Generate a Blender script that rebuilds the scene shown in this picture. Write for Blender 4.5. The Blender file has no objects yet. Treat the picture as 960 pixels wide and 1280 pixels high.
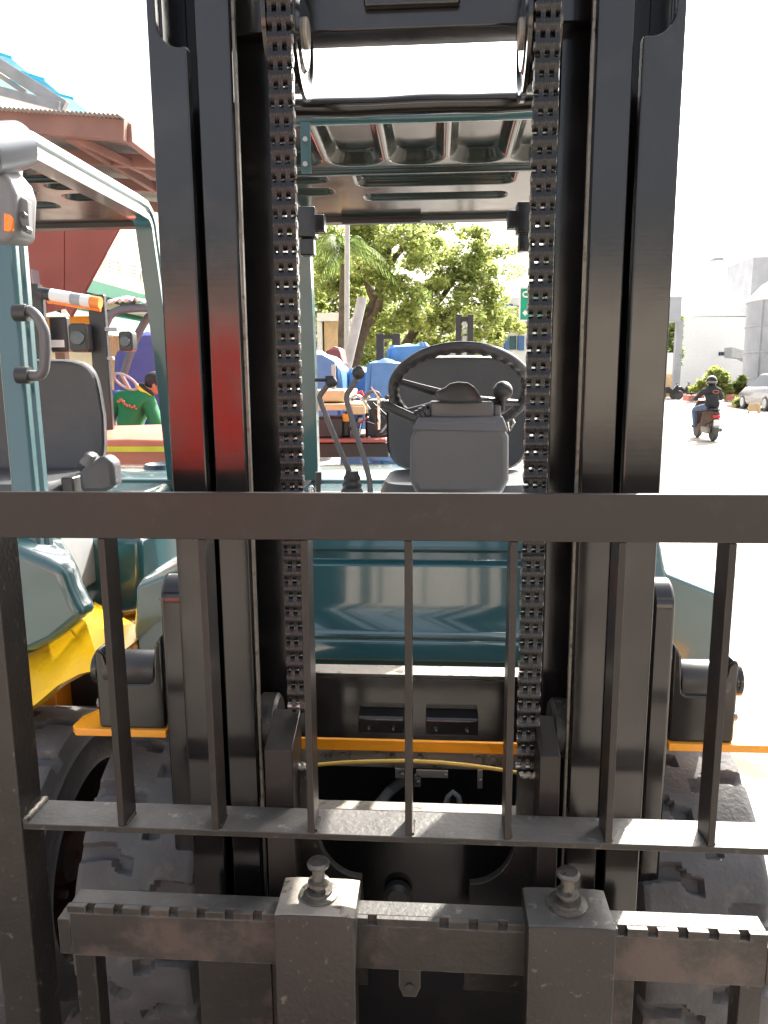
import bpy, bmesh, math, random
from mathutils import Vector, Matrix
random.seed(7)
S = bpy.context.scene
COL = S.collection

# ------------------------------------------------------------------ camera
PITCH, YAW, ROLL = math.radians(10), math.radians(4), math.radians(-0.4)
CAMP = Vector((0, 0, 1.5))
CM = (Matrix.Rotation(YAW, 3, 'Z') @ Matrix.Rotation(math.pi/2 - PITCH, 3, 'X') @ Matrix.Rotation(ROLL, 3, 'Z'))
cd = bpy.data.cameras.new('camera'); cam = bpy.data.objects.new('camera', cd); COL.objects.link(cam)
cam.matrix_world = Matrix.Translation(CAMP) @ CM.to_4x4()
cd.sensor_fit = 'HORIZONTAL'; cd.sensor_width = 36; cd.lens = 36; cd.clip_start = .05; cd.clip_end = 2000
S.camera = cam
S.render.resolution_x, S.render.resolution_y = 768, 1024

# ------------------------------------------------------------------ sky, sun, exposure
SUN = Vector((.327, .669, .669)).normalized()
w = bpy.data.worlds.new("World"); S.world = w; w.use_nodes = True
nt = w.node_tree; nt.nodes.clear()
sk = nt.nodes.new('ShaderNodeTexSky'); sk.sky_type = 'NISHITA'; sk.sun_disc = False
sk.sun_elevation = math.asin(SUN.z); sk.sun_rotation = math.atan2(SUN.x, SUN.y)
sk.air_density = 1.0; sk.dust_density = 9; sk.ozone_density = 1
bg = nt.nodes.new('ShaderNodeBackground'); bg.inputs[1].default_value = .15
wo = nt.nodes.new('ShaderNodeOutputWorld')
hs = nt.nodes.new('ShaderNodeHueSaturation'); hs.inputs['Saturation'].default_value = .45   # humid, milky sky
nt.links.new(sk.outputs[0], hs.inputs['Color']); nt.links.new(hs.outputs[0], bg.inputs[0]); nt.links.new(bg.outputs[0], wo.inputs[0])
sl = bpy.data.lights.new('sun', 'SUN'); sl.energy = 4.0; sl.angle = math.radians(.5); sl.color = (1, .95, .87)
so = bpy.data.objects.new('sun', sl); COL.objects.link(so); so.rotation_euler = SUN.to_track_quat('Z', 'Y').to_euler()
so.location = (3, 6, 12)
S.view_settings.view_transform = 'Standard'; S.view_settings.look = 'None'
S.view_settings.gamma = 1; S.view_settings.exposure = 1.82

# ------------------------------------------------------------------ helpers
def W(px, py, Y):                       # point on the upright plane y = Y seen at photo pixel (px, py)
    d = CM @ Vector(((px-480)/960, -(py-640)/960, -1)); return CAMP + d*(Y/d.y)
def G(px, py, Z):                       # point on the level plane z = Z
    d = CM @ Vector(((px-480)/960, -(py-640)/960, -1)); return CAMP + d*((Z-1.5)/d.z)
def X(px, py, Y): return W(px, py, Y).x
def Z(px, py, Y): return W(px, py, Y).z

def wloc(o):
    v = Vector((0, 0, 0))
    while o: v += o.location; o = o.parent
    return v
def tag(o, label=None, cat=None, group=None, kind=None):
    if label: o['label'] = label
    if cat: o['category'] = cat
    if group: o['group'] = group
    if kind: o['kind'] = kind
    return o
def thing(name, loc, label, cat, group=None):
    o = bpy.data.objects.new(name, None); COL.objects.link(o); o.location = loc; o.empty_display_size = .1
    return tag(o, label, cat, group)

class MB:
    def __init__(s): s.v = []; s.f = []; s.m = []
    def add(s, vs, fs, m=0):
        n = len(s.v); s.v += [tuple(p) for p in vs]; s.f += [tuple(i+n for i in f) for f in fs]; s.m += [m]*len(fs); return s
    def box(s, x0, x1, y0, y1, z0, z1, m=0):
        vs = [(x, y, z) for x in (x0, x1) for y in (y0, y1) for z in (z0, z1)]
        return s.add(vs, [(0,1,3,2),(4,6,7,5),(0,4,5,1),(2,3,7,6),(0,2,6,4),(1,5,7,3)], m)
    def prism(s, pts, ax, a, b, m=0):   # pts 2D: ax x->(y,z)  y->(x,z)  z->(x,y)
        def P(p, t): return {'x': (t, p[0], p[1]), 'y': (p[0], t, p[1]), 'z': (p[0], p[1], t)}[ax]
        n = len(pts); vs = [P(p, a) for p in pts] + [P(p, b) for p in pts]
        return s.add(vs, [tuple(range(n)), tuple(range(2*n-1, n-1, -1))] + [(i, i+n, (i+1) % n + n, (i+1) % n) for i in range(n)], m)
    def slab(s, pts, off, m=0):         # 3D polygon thickened by the vector off
        n = len(pts); off = Vector(off); vs = [Vector(p) for p in pts] + [Vector(p)+off for p in pts]
        return s.add(vs, [tuple(range(n)), tuple(range(2*n-1, n-1, -1))] + [(i, i+n, (i+1) % n + n, (i+1) % n) for i in range(n)], m)
    def beam(s, p, q, wd, ht, up=(0, 0, 1), m=0):
        p, q = Vector(p), Vector(q); d = (q-p).normalized(); u = Vector(up); r = d.cross(u)
        if r.length < 1e-4: r = d.cross(Vector((1, 0, 0)))
        r.normalize(); u = r.cross(d).normalized()
        c = [(-1,-1),(1,-1),(1,1),(-1,1)]
        vs = [e + r*a*wd/2 + u*b*ht/2 for e in (p, q) for a, b in c]
        return s.add(vs, [(0,1,2,3),(7,6,5,4)] + [(i, i+4, (i+1)%4+4, (i+1)%4) for i in range(4)], m)
    def tube(s, pts, r, n=10, closed=False, m=0, flat=1.0):
        pts = [Vector(p) for p in pts]; k = len(pts); rs = r if isinstance(r, (list, tuple)) else [r]*k
        vs = []; a = None
        for i, p in enumerate(pts):
            if closed: d = pts[(i+1) % k]-pts[i-1]
            else: d = pts[min(i+1, k-1)]-pts[max(i-1, 0)]
            d.normalize()
            if a is None:
                a = d.cross(Vector((0, 0, 1)))
                if a.length < .1: a = d.cross(Vector((1, 0, 0)))
            a = (a - d*a.dot(d)).normalized(); b = d.cross(a)
            vs += [p + (a*math.cos(t)+b*math.sin(t)*flat)*rs[i] for t in [2*math.pi*j/n for j in range(n)]]
        fs = []
        for i in range(k if closed else k-1):
            for j in range(n):
                fs.append((i*n+j, i*n+(j+1) % n, ((i+1) % k)*n+(j+1) % n, ((i+1) % k)*n+j))
        if not closed: fs += [tuple(range(n-1, -1, -1)), tuple(range((k-1)*n, k*n))]
        return s.add(vs, fs, m)
    def cyl(s, p, q, r, r2=None, n=20, m=0): return s.tube([p, q], [r, r if r2 is None else r2], n, m=m)
    def lathe(s, prof, c, ax='z', n=24, m=0, caps=True):   # prof [(radius, height)]
        vs = []
        for r, h in prof:
            for j in range(n):
                t = 2*math.pi*j/n; a, b = r*math.cos(t), r*math.sin(t)
                vs.append(Vector(c) + Vector({'z': (a, b, h), 'x': (h, a, b), 'y': (a, h, b)}[ax]))
        k = len(prof); fs = []
        for i in range(k-1):
            for j in range(n): fs.append((i*n+j, i*n+(j+1) % n, (i+1)*n+(j+1) % n, (i+1)*n+j))
        if caps: fs += [tuple(range(n)), tuple(range((k-1)*n, k*n))]
        return s.add(vs, fs, m)
    def ball(s, c, r, nu=14, nv=9, m=0):
        r = (r, r, r) if not isinstance(r, (tuple, list)) else r; c = Vector(c)
        vs = [c+Vector((0, 0, -r[2]))]
        for i in range(1, nv):
            f = -math.pi/2+math.pi*i/nv
            vs += [c+Vector((r[0]*math.cos(f)*math.cos(t), r[1]*math.cos(f)*math.sin(t), r[2]*math.sin(f))) for t in [2*math.pi*j/nu for j in range(nu)]]
        vs.append(c+Vector((0, 0, r[2]))); fs = [(0, 1+(j+1) % nu, 1+j) for j in range(nu)]
        for i in range(nv-2):
            for j in range(nu): fs.append((1+i*nu+j, 1+i*nu+(j+1) % nu, 1+(i+1)*nu+(j+1) % nu, 1+(i+1)*nu+j))
        L = len(vs)-1; fs += [(L, L-nu+j, L-nu+(j+1) % nu) for j in range(nu)]
        return s.add(vs, fs, m)
    def grid(s, fn, nu, nv, m=0, closeu=False):
        vs = [fn(i/(nu if closeu else nu-1), j/(nv-1)) for i in range(nu) for j in range(nv)]; fs = []
        for i in range(nu if closeu else nu-1):
            for j in range(nv-1):
                a = i*nv+j; b = ((i+1) % nu)*nv+j; fs.append((a, b, b+1, a+1))
        return s.add(vs, fs, m)
    def loft(s, rings, m=0, caps=True):
        n = len(rings[0]); vs = [p for r in rings for p in r]; fs = []
        for i in range(len(rings)-1):
            for j in range(n): fs.append((i*n+j, i*n+(j+1) % n, (i+1)*n+(j+1) % n, (i+1)*n+j))
        if caps: fs += [tuple(range(n-1, -1, -1)), tuple(range((len(rings)-1)*n, len(rings)*n))]
        return s.add(vs, fs, m)
    def mesh(s, name, mats, smooth=35, recalc=True):
        me = bpy.data.meshes.new(name); me.from_pydata(s.v, [], s.f)
        if recalc:
            b = bmesh.new(); b.from_mesh(me); bmesh.ops.recalc_face_normals(b, faces=b.faces); b.to_mesh(me); b.free()
        for x in (mats if isinstance(mats, (list, tuple)) else [mats]): me.materials.append(x)
        me.polygons.foreach_set('material_index', s.m)
        if smooth:
            me.polygons.foreach_set('use_smooth', [True]*len(me.polygons)); me.set_sharp_from_angle(angle=math.radians(smooth))
        me.update(); return me
    def build(s, name, mats, parent=None, smooth=35, bevel=0, at=None, recalc=True, solid=0, subsurf=0, seg=2):
        if at is not None: at = Vector(at); s.v = [tuple(Vector(p)-at) for p in s.v]
        o = bpy.data.objects.new(name, s.mesh(name, mats, smooth, recalc)); COL.objects.link(o)
        o.parent = parent; o.location = (at if at is not None else Vector((0, 0, 0))) - wloc(parent)
        if solid:
            md = o.modifiers.new('solid', 'SOLIDIFY'); md.thickness = solid; md.offset = 0
        if bevel:
            md = o.modifiers.new('bevel', 'BEVEL'); md.width = bevel; md.segments = seg; md.limit_method = 'ANGLE'; md.angle_limit = math.radians(40)
            md.harden_normals = False
        if subsurf:
            md = o.modifiers.new('sub', 'SUBSURF'); md.levels = md.render_levels = subsurf
        return o
def copy_tree(o, parent=None):
    c = o.copy(); COL.objects.link(c); c.parent = parent
    for ch in [x for x in bpy.data.objects if x.parent == o]: copy_tree(ch, c)
    return c
def topmat(o, m, thr=.7):  # gives upward faces a paler material: worn paint and painted sunlight
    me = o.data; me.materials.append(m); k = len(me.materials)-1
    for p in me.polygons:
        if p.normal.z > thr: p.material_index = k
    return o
def rrect(x0, x1, z0, z1, r, n=5):
    p = []
    for cx, cz, a0 in ((x1-r, z0+r, -90), (x1-r, z1-r, 0), (x0+r, z1-r, 90), (x0+r, z0+r, 180)):
        p += [(cx+r*math.cos(math.radians(a0+90*i/n)), cz+r*math.sin(math.radians(a0+90*i/n))) for i in range(n+1)]
    return p

# ------------------------------------------------------------------ materials
def mat(name, col, rough=.5, metal=0, var=.15, scale=6, bump=0, bscale=60, coat=0, col2=None, c2amt=.5, spec=.5, c2scale=9, scratch=0, alpha=1, rvar=.12, emit=None, trans=0, edge=0, edgecol=(.2, .17, .14), brush=0):
    m = bpy.data.materials.new(name); m.use_nodes = True; n = m.node_tree.nodes; L = m.node_tree.links
    b = n['Principled BSDF']; b.inputs['Metallic'].default_value = metal; b.inputs['Coat Weight'].default_value = coat
    b.inputs['Coat Roughness'].default_value = .08; b.inputs['Specular IOR Level'].default_value = spec
    b.inputs['Transmission Weight'].default_value = trans
    tc = n.new('ShaderNodeTexCoord'); no = n.new('ShaderNodeTexNoise'); no.inputs['Scale'].default_value = scale; no.inputs['Detail'].default_value = 8
    L.new(tc.outputs['Object'], no.inputs['Vector'])
    rm = n.new('ShaderNodeMapRange'); rm.inputs[3].default_value = 1-var; rm.inputs[4].default_value = 1+var
    rm.inputs[1].default_value = .3; rm.inputs[2].default_value = .7; L.new(no.outputs[0], rm.inputs[0])
    mx = n.new('ShaderNodeMix'); mx.data_type = 'RGBA'; mx.blend_type = 'MULTIPLY'; mx.inputs[0].default_value = 1
    mx.inputs[6].default_value = (*col, 1); L.new(rm.outputs[0], mx.inputs[7]); out = mx.outputs[2]
    if col2:
        n2 = n.new('ShaderNodeTexNoise'); n2.inputs['Scale'].default_value = c2scale; n2.inputs['Detail'].default_value = 10; n2.inputs['Roughness'].default_value = .65
        L.new(tc.outputs['Object'], n2.inputs['Vector'])
        r2 = n.new('ShaderNodeMapRange'); r2.inputs[1].default_value = 1-c2amt-.04; r2.inputs[2].default_value = 1-c2amt+.06
        L.new(n2.outputs[0], r2.inputs[0]); m2 = n.new('ShaderNodeMix'); m2.data_type = 'RGBA'
        L.new(r2.outputs[0], m2.inputs[0]); L.new(out, m2.inputs[6]); m2.inputs[7].default_value = (*col2, 1); out = m2.outputs[2]
    if edge:                             # paint rubbed off along the edges
        bv = n.new('ShaderNodeBevel'); bv.samples = 4; bv.inputs[0].default_value = edge
        ge = n.new('ShaderNodeNewGeometry'); dt = n.new('ShaderNodeVectorMath'); dt.operation = 'DOT_PRODUCT'
        L.new(bv.outputs[0], dt.inputs[0]); L.new(ge.outputs['Normal'], dt.inputs[1])
        er = n.new('ShaderNodeMapRange'); er.inputs[1].default_value = .97; er.inputs[2].default_value = .80; er.inputs[3].default_value = 0; er.inputs[4].default_value = 1
        L.new(dt.outputs['Value'], er.inputs[0])
        n4 = n.new('ShaderNodeTexNoise'); n4.inputs['Scale'].default_value = 35; n4.inputs['Detail'].default_value = 8; L.new(tc.outputs['Object'], n4.inputs['Vector'])
        nr = n.new('ShaderNodeMapRange'); nr.inputs[1].default_value = .42; nr.inputs[2].default_value = .62; L.new(n4.outputs[0], nr.inputs[0])
        ml = n.new('ShaderNodeMath'); ml.operation = 'MULTIPLY'; L.new(er.outputs[0], ml.inputs[0]); L.new(nr.outputs[0], ml.inputs[1])
        m5 = n.new('ShaderNodeMix'); m5.data_type = 'RGBA'; L.new(ml.outputs[0], m5.inputs[0]); L.new(out, m5.inputs[6]); m5.inputs[7].default_value = (*edgecol, 1); out = m5.outputs[2]
    L.new(out, b.inputs['Base Color'])
    rr = n.new('ShaderNodeMapRange'); rr.inputs[3].default_value = max(.02, rough-rvar); rr.inputs[4].default_value = min(1, rough+rvar)
    n3 = n.new('ShaderNodeTexNoise'); n3.inputs['Scale'].default_value = scale*3; n3.inputs['Detail'].default_value = 6
    L.new(tc.outputs['Object'], n3.inputs['Vector']); L.new(n3.outputs[0], rr.inputs[0]); L.new(rr.outputs[0], b.inputs['Roughness'])
    if brush:                            # fine cross-hatched grind marks and drips under the paint
        mp = n.new('ShaderNodeMapping'); mp.inputs['Scale'].default_value = (5, 5, 170); L.new(tc.outputs['Object'], mp.inputs[0])
        nb2 = n.new('ShaderNodeTexNoise'); nb2.inputs['Scale'].default_value = 1; nb2.inputs['Detail'].default_value = 5; L.new(mp.outputs[0], nb2.inputs['Vector'])
        b2 = n.new('ShaderNodeBump'); b2.inputs['Strength'].default_value = brush; b2.inputs['Distance'].default_value = .001
        L.new(nb2.outputs[0], b2.inputs['Height']); L.new(b2.outputs[0], b.inputs['Normal'])
    if bump:
        nb = n.new('ShaderNodeTexNoise'); nb.inputs['Scale'].default_value = bscale; nb.inputs['Detail'].default_value = 6
        L.new(tc.outputs['Object'], nb.inputs['Vector'])
        bp = n.new('ShaderNodeBump'); bp.inputs['Strength'].default_value = bump; bp.inputs['Distance'].default_value = .004
        L.new(nb.outputs[0], bp.inputs['Height']); L.new(bp.outputs[0], b.inputs['Normal'])
        if brush: L.new(b2.outputs[0], bp.inputs['Normal'])
    if emit: b.inputs['Emission Color'].default_value = (*emit, 1); b.inputs['Emission Strength'].default_value = 1
    return m
M = {}
M['black'] = mat('black_paint', (.009, .0085, .0085), .15, var=.25, scale=5, bump=.04, bscale=22, col2=(.018, .016, .015), c2amt=.42, c2scale=9, rvar=.09, spec=.62, edge=.0022, edgecol=(.12, .11, .10), brush=.05)
M['rail'] = mat('black_rail_paint', (.02, .0165, .015), .36, var=.12, bump=.06, bscale=90, col2=(.026, .022, .02), c2amt=.4, c2scale=30, spec=.33, edge=.002, edgecol=(.14, .12, .10), brush=.05)
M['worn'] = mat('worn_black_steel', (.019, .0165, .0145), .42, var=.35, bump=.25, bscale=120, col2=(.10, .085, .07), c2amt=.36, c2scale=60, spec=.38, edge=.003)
M['wtop'] = mat('worn_sunlit_top_steel', (.085, .08, .073), .5, var=.35, scale=14, bump=.35, bscale=120, col2=(.2, .185, .16), c2amt=.36, c2scale=40)  # worn paint, with the sunlit tone of upward faces in the colour
M['pinw'] = mat('dull_pin_steel', (.13, .12, .105), .42, metal=.5, var=.35, scale=40, bump=.3, bscale=140, col2=(.04, .035, .03), c2amt=.42, c2scale=40)
M['dgrey'] = mat('mid_grey_plastic', (.17, .17, .175), .4, var=.08)
M['carr'] = mat('worn_carriage_paint', (.026, .023, .02), .5, var=.3, bump=.3, bscale=100, col2=(.07, .052, .044), c2amt=.46, c2scale=7, spec=.38, edge=.0035)
M['bare'] = mat('dusty_steel', (.30, .27, .23), .5, metal=.3, var=.25, bump=.3, bscale=90, col2=(.07, .06, .05), c2amt=.4, c2scale=30)
M['chain'] = mat('oiled_chain', (.013, .0125, .013), .27, metal=.2, var=.3, scale=40, bump=.15, bscale=150)
M['pin'] = mat('bright_pin_steel', (.32, .31, .30), .35, metal=.9, var=.3, scale=60)
M['teal'] = mat('dark_teal_paint', (.019, .082, .09), .3, var=.05, coat=1, spec=.7, rvar=.05)
M['tealcowl'] = mat('glossy_teal_cowl', (.024, .09, .105), .2, var=.05, coat=1, rvar=.04, bump=.06, bscale=9)
M['tealroof'] = mat('teal_roof_enamel', (.02, .026, .022), .2, var=.15, coat=.22, spec=.5, col2=(.035, .03, .02), c2amt=.4, c2scale=4)
M['litarch'] = mat('sunlit_orange_paint', (.95, .56, .01), .3, var=.06, coat=.3)  # the orange paint made brighter and yellower to stand in for sunlight
M['orange'] = mat('orange_paint', (.85, .34, .015), .3, var=.08, coat=.4, col2=(.35, .16, .03), c2amt=.28, c2scale=20)
M['yellow'] = mat('yellow_hose', (.55, .38, .07), .5)
M['vinyl'] = mat('grey_vinyl', (.066, .068, .073), .42, var=.08, bump=.25, bscale=300)
M['plast'] = mat('grey_plastic', (.105, .106, .112), .36, var=.06, bump=.12, bscale=400)
M['plastd'] = mat('dark_plastic', (.03, .03, .031), .35, var=.1)
M['tyre'] = mat('dusty_rubber', (.08, .08, .083), .75, var=.2, scale=12, bump=.5, bscale=90, col2=(.12, .11, .10), c2amt=.4, c2scale=10)
M['chrome'] = mat('chrome', (.6, .6, .6), .12, metal=1, var=.05)
M['silver'] = mat('silver_paint', (.4, .41, .42), .35, metal=.4, var=.1)
M['lgrey'] = mat('light_grey_paint', (.35, .36, .37), .4)
M['orlens'] = mat('orange_lens', (.9, .25, .02), .2, coat=.5)
M['cream'] = mat('cream_wall', (.72, .63, .45), .8, var=.06)
M['beige'] = mat('beige_panel', (.55, .42, .26), .8, var=.08)
M['white'] = mat('white_paint', (.8, .8, .78), .6, var=.04)
M['green'] = mat('green_paint', (.012, .12, .07), .6, var=.1)
M['sign'] = mat('road_sign_green', (.005, .33, .19), .5, var=.05)
M['redwall'] = mat('red_oxide_steel', (.30, .085, .065), .6, var=.15, scale=1.5)
M['redbeam'] = mat('faded_red_beam', (.27, .15, .12), .7, var=.2, scale=3)
M['roofg'] = mat('grey_roof_sheet', (.33, .31, .29), .6, var=.15, scale=2)
M['blueroof'] = mat('blue_roof_sheet', (.02, .42, .62), .4, var=.1)
M['tarp'] = mat('blue_tarp', (.10, .25, .48), .6, var=.15, scale=5, bump=.3, bscale=12)
M['ptarp'] = mat('purple_blue_tarp', (.08, .10, .33), .6, var=.2, scale=5, bump=.3, bscale=10)
M['red'] = mat('red_paint', (.8, .03, .02), .4, var=.1)
M['salmon'] = mat('faded_red_hood', (.6, .17, .11), .45, var=.1)
M['concrete'] = mat('yard_concrete', (.26, .235, .205), .85, var=.35, scale=1.6, bump=.4, bscale=14, col2=(.125, .098, .075), c2amt=.43, c2scale=1.1)
M['cgrey'] = mat('grey_concrete', (.42, .43, .45), .8, var=.12, scale=1, col2=(.3, .3, .31), c2amt=.35, c2scale=2)
M['leafA'] = mat('leaf_green', (.22, .29, .085), .5, var=.35, scale=1.2)
M['leafB'] = mat('leaf_yellow_green', (.43, .46, .15), .5, var=.3, scale=1.5)
M['leafC'] = mat('leaf_dark', (.13, .18, .06), .55, var=.3, scale=2)
for k in ('leafA', 'leafB', 'leafC'):
    n_ = M[k].node_tree.nodes; L_ = M[k].node_tree.links; b_ = n_['Principled BSDF']; tr = n_.new('ShaderNodeBsdfTranslucent'); ms = n_.new('ShaderNodeMixShader')
    ms.inputs[0].default_value = .7; src = b_.inputs['Base Color'].links[0].from_socket; L_.new(src, tr.inputs[0])
    L_.new(b_.outputs[0], ms.inputs[1]); L_.new(tr.outputs[0], ms.inputs[2]); L_.new(ms.outputs[0], n_['Material Output'].inputs[0])
M['bark'] = mat('bark', (.11, .085, .065), .9, var=.3, scale=8, bump=.6, bscale=30)
M['pole'] = mat('pale_pole', (.42, .42, .42), .6)
M['shirt'] = mat('green_shirt', (.01, .17, .06), .8, var=.1, bump=.2, bscale=60)
M['ytrim'] = mat('yellow_trim', (.75, .6, .05), .7)
M['skin'] = mat('skin', (.36, .19, .12), .55, var=.05)
M['dkcloth'] = mat('dark_cloth', (.025, .028, .032), .85, var=.15)
M['denim'] = mat('denim', (.09, .14, .24), .85, var=.15)
M['cap'] = mat('cap_cloth', (.03, .032, .04), .8)
M['pink'] = mat('faded_print', (.5, .16, .09), .7, var=.2, scale=30)
M['glass'] = mat('window_glass', (.05, .07, .09), .08, var=.05)
M['blueframe'] = mat('blue_shutter', (.07, .16, .35), .5)
M['carp'] = mat('silver_car_paint', (.2, .2, .215), .25, metal=.5, coat=.5, var=.03)
M['tail'] = mat('red_lens', (.6, .01, .03), .2, coat=.5)
M['planter'] = mat('planter_red', (.45, .16, .12), .8)
M['hair'] = mat('hair', (.01, .009, .008), .6)
M['shut'] = mat('dull_silver_lever', (.16, .165, .17), .3, metal=.4, var=.1)
M['rimred'] = mat('dirty_rim_paint', (.10, .035, .022), .6, var=.3, col2=(.04, .03, .025), c2amt=.5, c2scale=8)
M['muted'] = mat('muted_wall', (.46, .41, .35), .8, var=.1, scale=1.2)
M['shell'] = mat('lamp_shell', (.13, .145, .165), .35, metal=.4, var=.05)
M['tan'] = mat('tan_board', (.6, .43, .24), .7, var=.15)
# ------------------------------------------------------------------ ground
g = MB(); g.grid(lambda u, v: ((u-.5)*1600, (v-.5)*1600, 0), 2, 2)
gr = g.build('ground', M['concrete'], smooth=0); tag(gr, 'pale dusty concrete yard under the forklifts', kind='structure')

# ------------------------------------------------------------------ the main forklift
CX = -.041
FK = thing('forklift', (CX, 1.65, 0), 'dark teal forklift with black mast and load backrest nearest the camera', 'forklift')
def part(name, mb, m, parent=FK, **k): return mb.build(name, m, parent, **k)

# --- mast channels
def chan(side, xo, wfl, y0, y1, z0, z1, tf, tw, notch=None):
    s = side; b = MB(); x = lambda d: CX + s*(xo-d)
    def fb(a, c, *r): b.box(min(a, c), max(a, c), *r)
    fb(x(0), x(tw), y0+tf, y1-tf, z0, z1)
    fb(x(0), x(wfl+(.033 if tf < .02 else 0)), y1-tf, y1, z0, z1)
    if notch:
        p = [(x(0), z0), (x(wfl), z0), (x(wfl), notch)]
        for i in range(0, 9):
            t = math.radians(90*i/8); p.append((x(wfl-.013-.032*math.sin(t)), notch+.036*(1-math.cos(t))))
        p += [(x(.012), z1), (x(0), z1)]
        b.prism(p, 'y', y0, y0+tf)
    else: fb(x(0), x(wfl), y0, y0+tf, z0, z1)
    return b
for s in (-1, 1):
    part('mast_channel', chan(s, .385, .058, 1.200, 1.36, .16, 2.5, .020, .016, Z(215, 58, 1.2) if s < 0 else Z(800, 44, 1.2)), M['black'], bevel=.003)
    part('mast_channel', chan(s, .316, .052, 1.206, 1.35, .42, 2.62, .018, .016), M['black'], bevel=.003)
    # wear strip along the flange edge, lift cylinder with its collars behind
    c = MB(); x = CX+s*.262
    c.box(min(x, x-s*.004), max(x, x-s*.004), 1.212, 1.222, .5, 2.6)
    part('wear_strip', c, M['pinw'])
    c = MB(); c.cyl((CX+s*.262, 1.43, .35), (CX+s*.262, 1.43, 1.93), .030, n=28)
    cyl = part('lift_cylinder', c, M['black'])
    for zz in (1.12, 1.80, 1.905):
        k = MB(); k.cyl((CX+s*.262, 1.43, zz), (CX+s*.262, 1.43, zz+.035), .036, n=28); part('collar', k, M['black'], cyl, bevel=.002)
    k = MB(); k.cyl((CX+s*.262, 1.43, 1.93), (CX+s*.262, 1.43, 2.5), .02, n=20); part('piston_rod', k, M['black'], cyl)
    # sheave
    sh = MB(); yc = 1.285; zc = Z(375 if s < 0 else 664, 42, yc); xc = CX+s*.190
    sh.lathe([(.02, -.024), (.05, -.024), (.055, -.019), (.078, -.019), (.082, -.024), (.094, -.024), (.094, -.018), (.082, -.014), (.082, .014), (.094, .018), (.094, .024), (.082, .024), (.078, .019), (.055, .019), (.05, .024), (.02, .024)], (xc, yc, zc), 'x', 40)
    sv = part('chain_sheave', sh, M['black'])
    a = MB(); a.cyl((xc-.03, yc, zc), (xc+.03, yc, zc), .022, n=16); part('axle', a, M['bare'], sv, bevel=.002)
    # stopper block
    bx = X(395 if s < 0 else 650, 275, 1.42)
    st = MB(); xx = X(384 if s < 0 else 657, 275, 1.40); zt = Z(480, 258, 1.4); zb = Z(480, 296, 1.4)
    st.box(xx-.016, xx+.016, 1.385, 1.42, zb, zt); xi = xx-s*.032
    st.box(min(xx-s*.012, xi), max(xx-s*.012, xi), 1.385, 1.412, Z(480, 290, 1.4), Z(480, 268, 1.4))
    st.box(xx-.012-(0 if s<0 else 0), xx+.012, 1.39, 1.415, Z(480, 318, 1.4), zb-.001)
    part('stopper_block', st, M['black'], bevel=.002)
# crossmembers
c = MB(); c.box(CX-.300, CX+.300, 1.30, 1.364, Z(480, 37, 1.30), Z(480, 37, 1.30)+.11); part('upper_crossmember', c, M['black'], bevel=.003)
c = MB(); c.box(X(455, 5, 1.29), X(575, 5, 1.29), 1.285, 1.2995, Z(500, 6, 1.285), Z(500, 6, 1.285)+.05); part('stiffener_plate', c, M['black'], bevel=.003)
zt = Z(520, 131, 1.46); c = MB()
c.tube([(CX-.30+.6*i/16, 1.46, zt+.001*math.sin(i*.9)) for i in range(17)], [.0165+.0006*math.sin(i*1.7) for i in range(17)], 14)
part('hydraulic_pipe', c, M['black'])
yl = 1.375
zl = Z(520, 848, yl); c = MB(); c.prism([(yl, zl), (yl+.03, zl+.001), (yl+.03, Z(520, 925, yl)), (yl, Z(520, 925, yl))], 'x', CX-.299, CX+.299)
c.box(CX-.299, CX+.299, yl-.002, yl+.045, zl, zl+.008)
lc = topmat(part('lower_crossmember', c, M['black'], bevel=.0015), M['bare'])  # pale top: the sunlit edge is put into the colour
for a, b in ((448, 505), (532, 598)):
    h = MB(); x0, x1 = X(a, 905, yl-.03), X(b, 905, yl-.03); z1, z0 = Z(500, 896, yl-.03), Z(500, 918, yl-.03)
    h.prism([(yl-.001, z0-.006), (yl-.03, z0), (yl-.034, z1-.004), (yl-.03, z1), (yl-.001, z1+.004)], 'x', x0, x1)
    h.cyl((x0+.02, yl-.037, z1-.022), (x0+.02, yl-.03, z1-.022), .004, n=10); h.cyl((x1-.02, yl-.037, z1-.022), (x1-.02, yl-.03, z1-.022), .004, n=10)
    part('hose_clamp', h, M['black'], lc, bevel=.002)
# lower crossmember behind backrest shelf, sunlit top put into its colour; dark plate below
yb = 1.30; zz = Z(520, 1014, yb); c = MB(); c.box(CX-.255, CX+.255, yb, yb+.02, Z(520, 1130, yb), zz-.012)
c.box(CX-.255, CX+.255, yb-.004, yb+.03, zz-.011, zz)
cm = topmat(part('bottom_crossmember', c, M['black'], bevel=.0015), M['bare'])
k = MB(); k.lathe([(.005, 0), (.018, 0), (.026, .006), (.026, .02), (0.005, .02)], (X(497, 1122, 1.28), 1.275, Z(497, 1122, 1.28)), 'y', 24); part('roller_cap', k, M['plastd'], cm)

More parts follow.
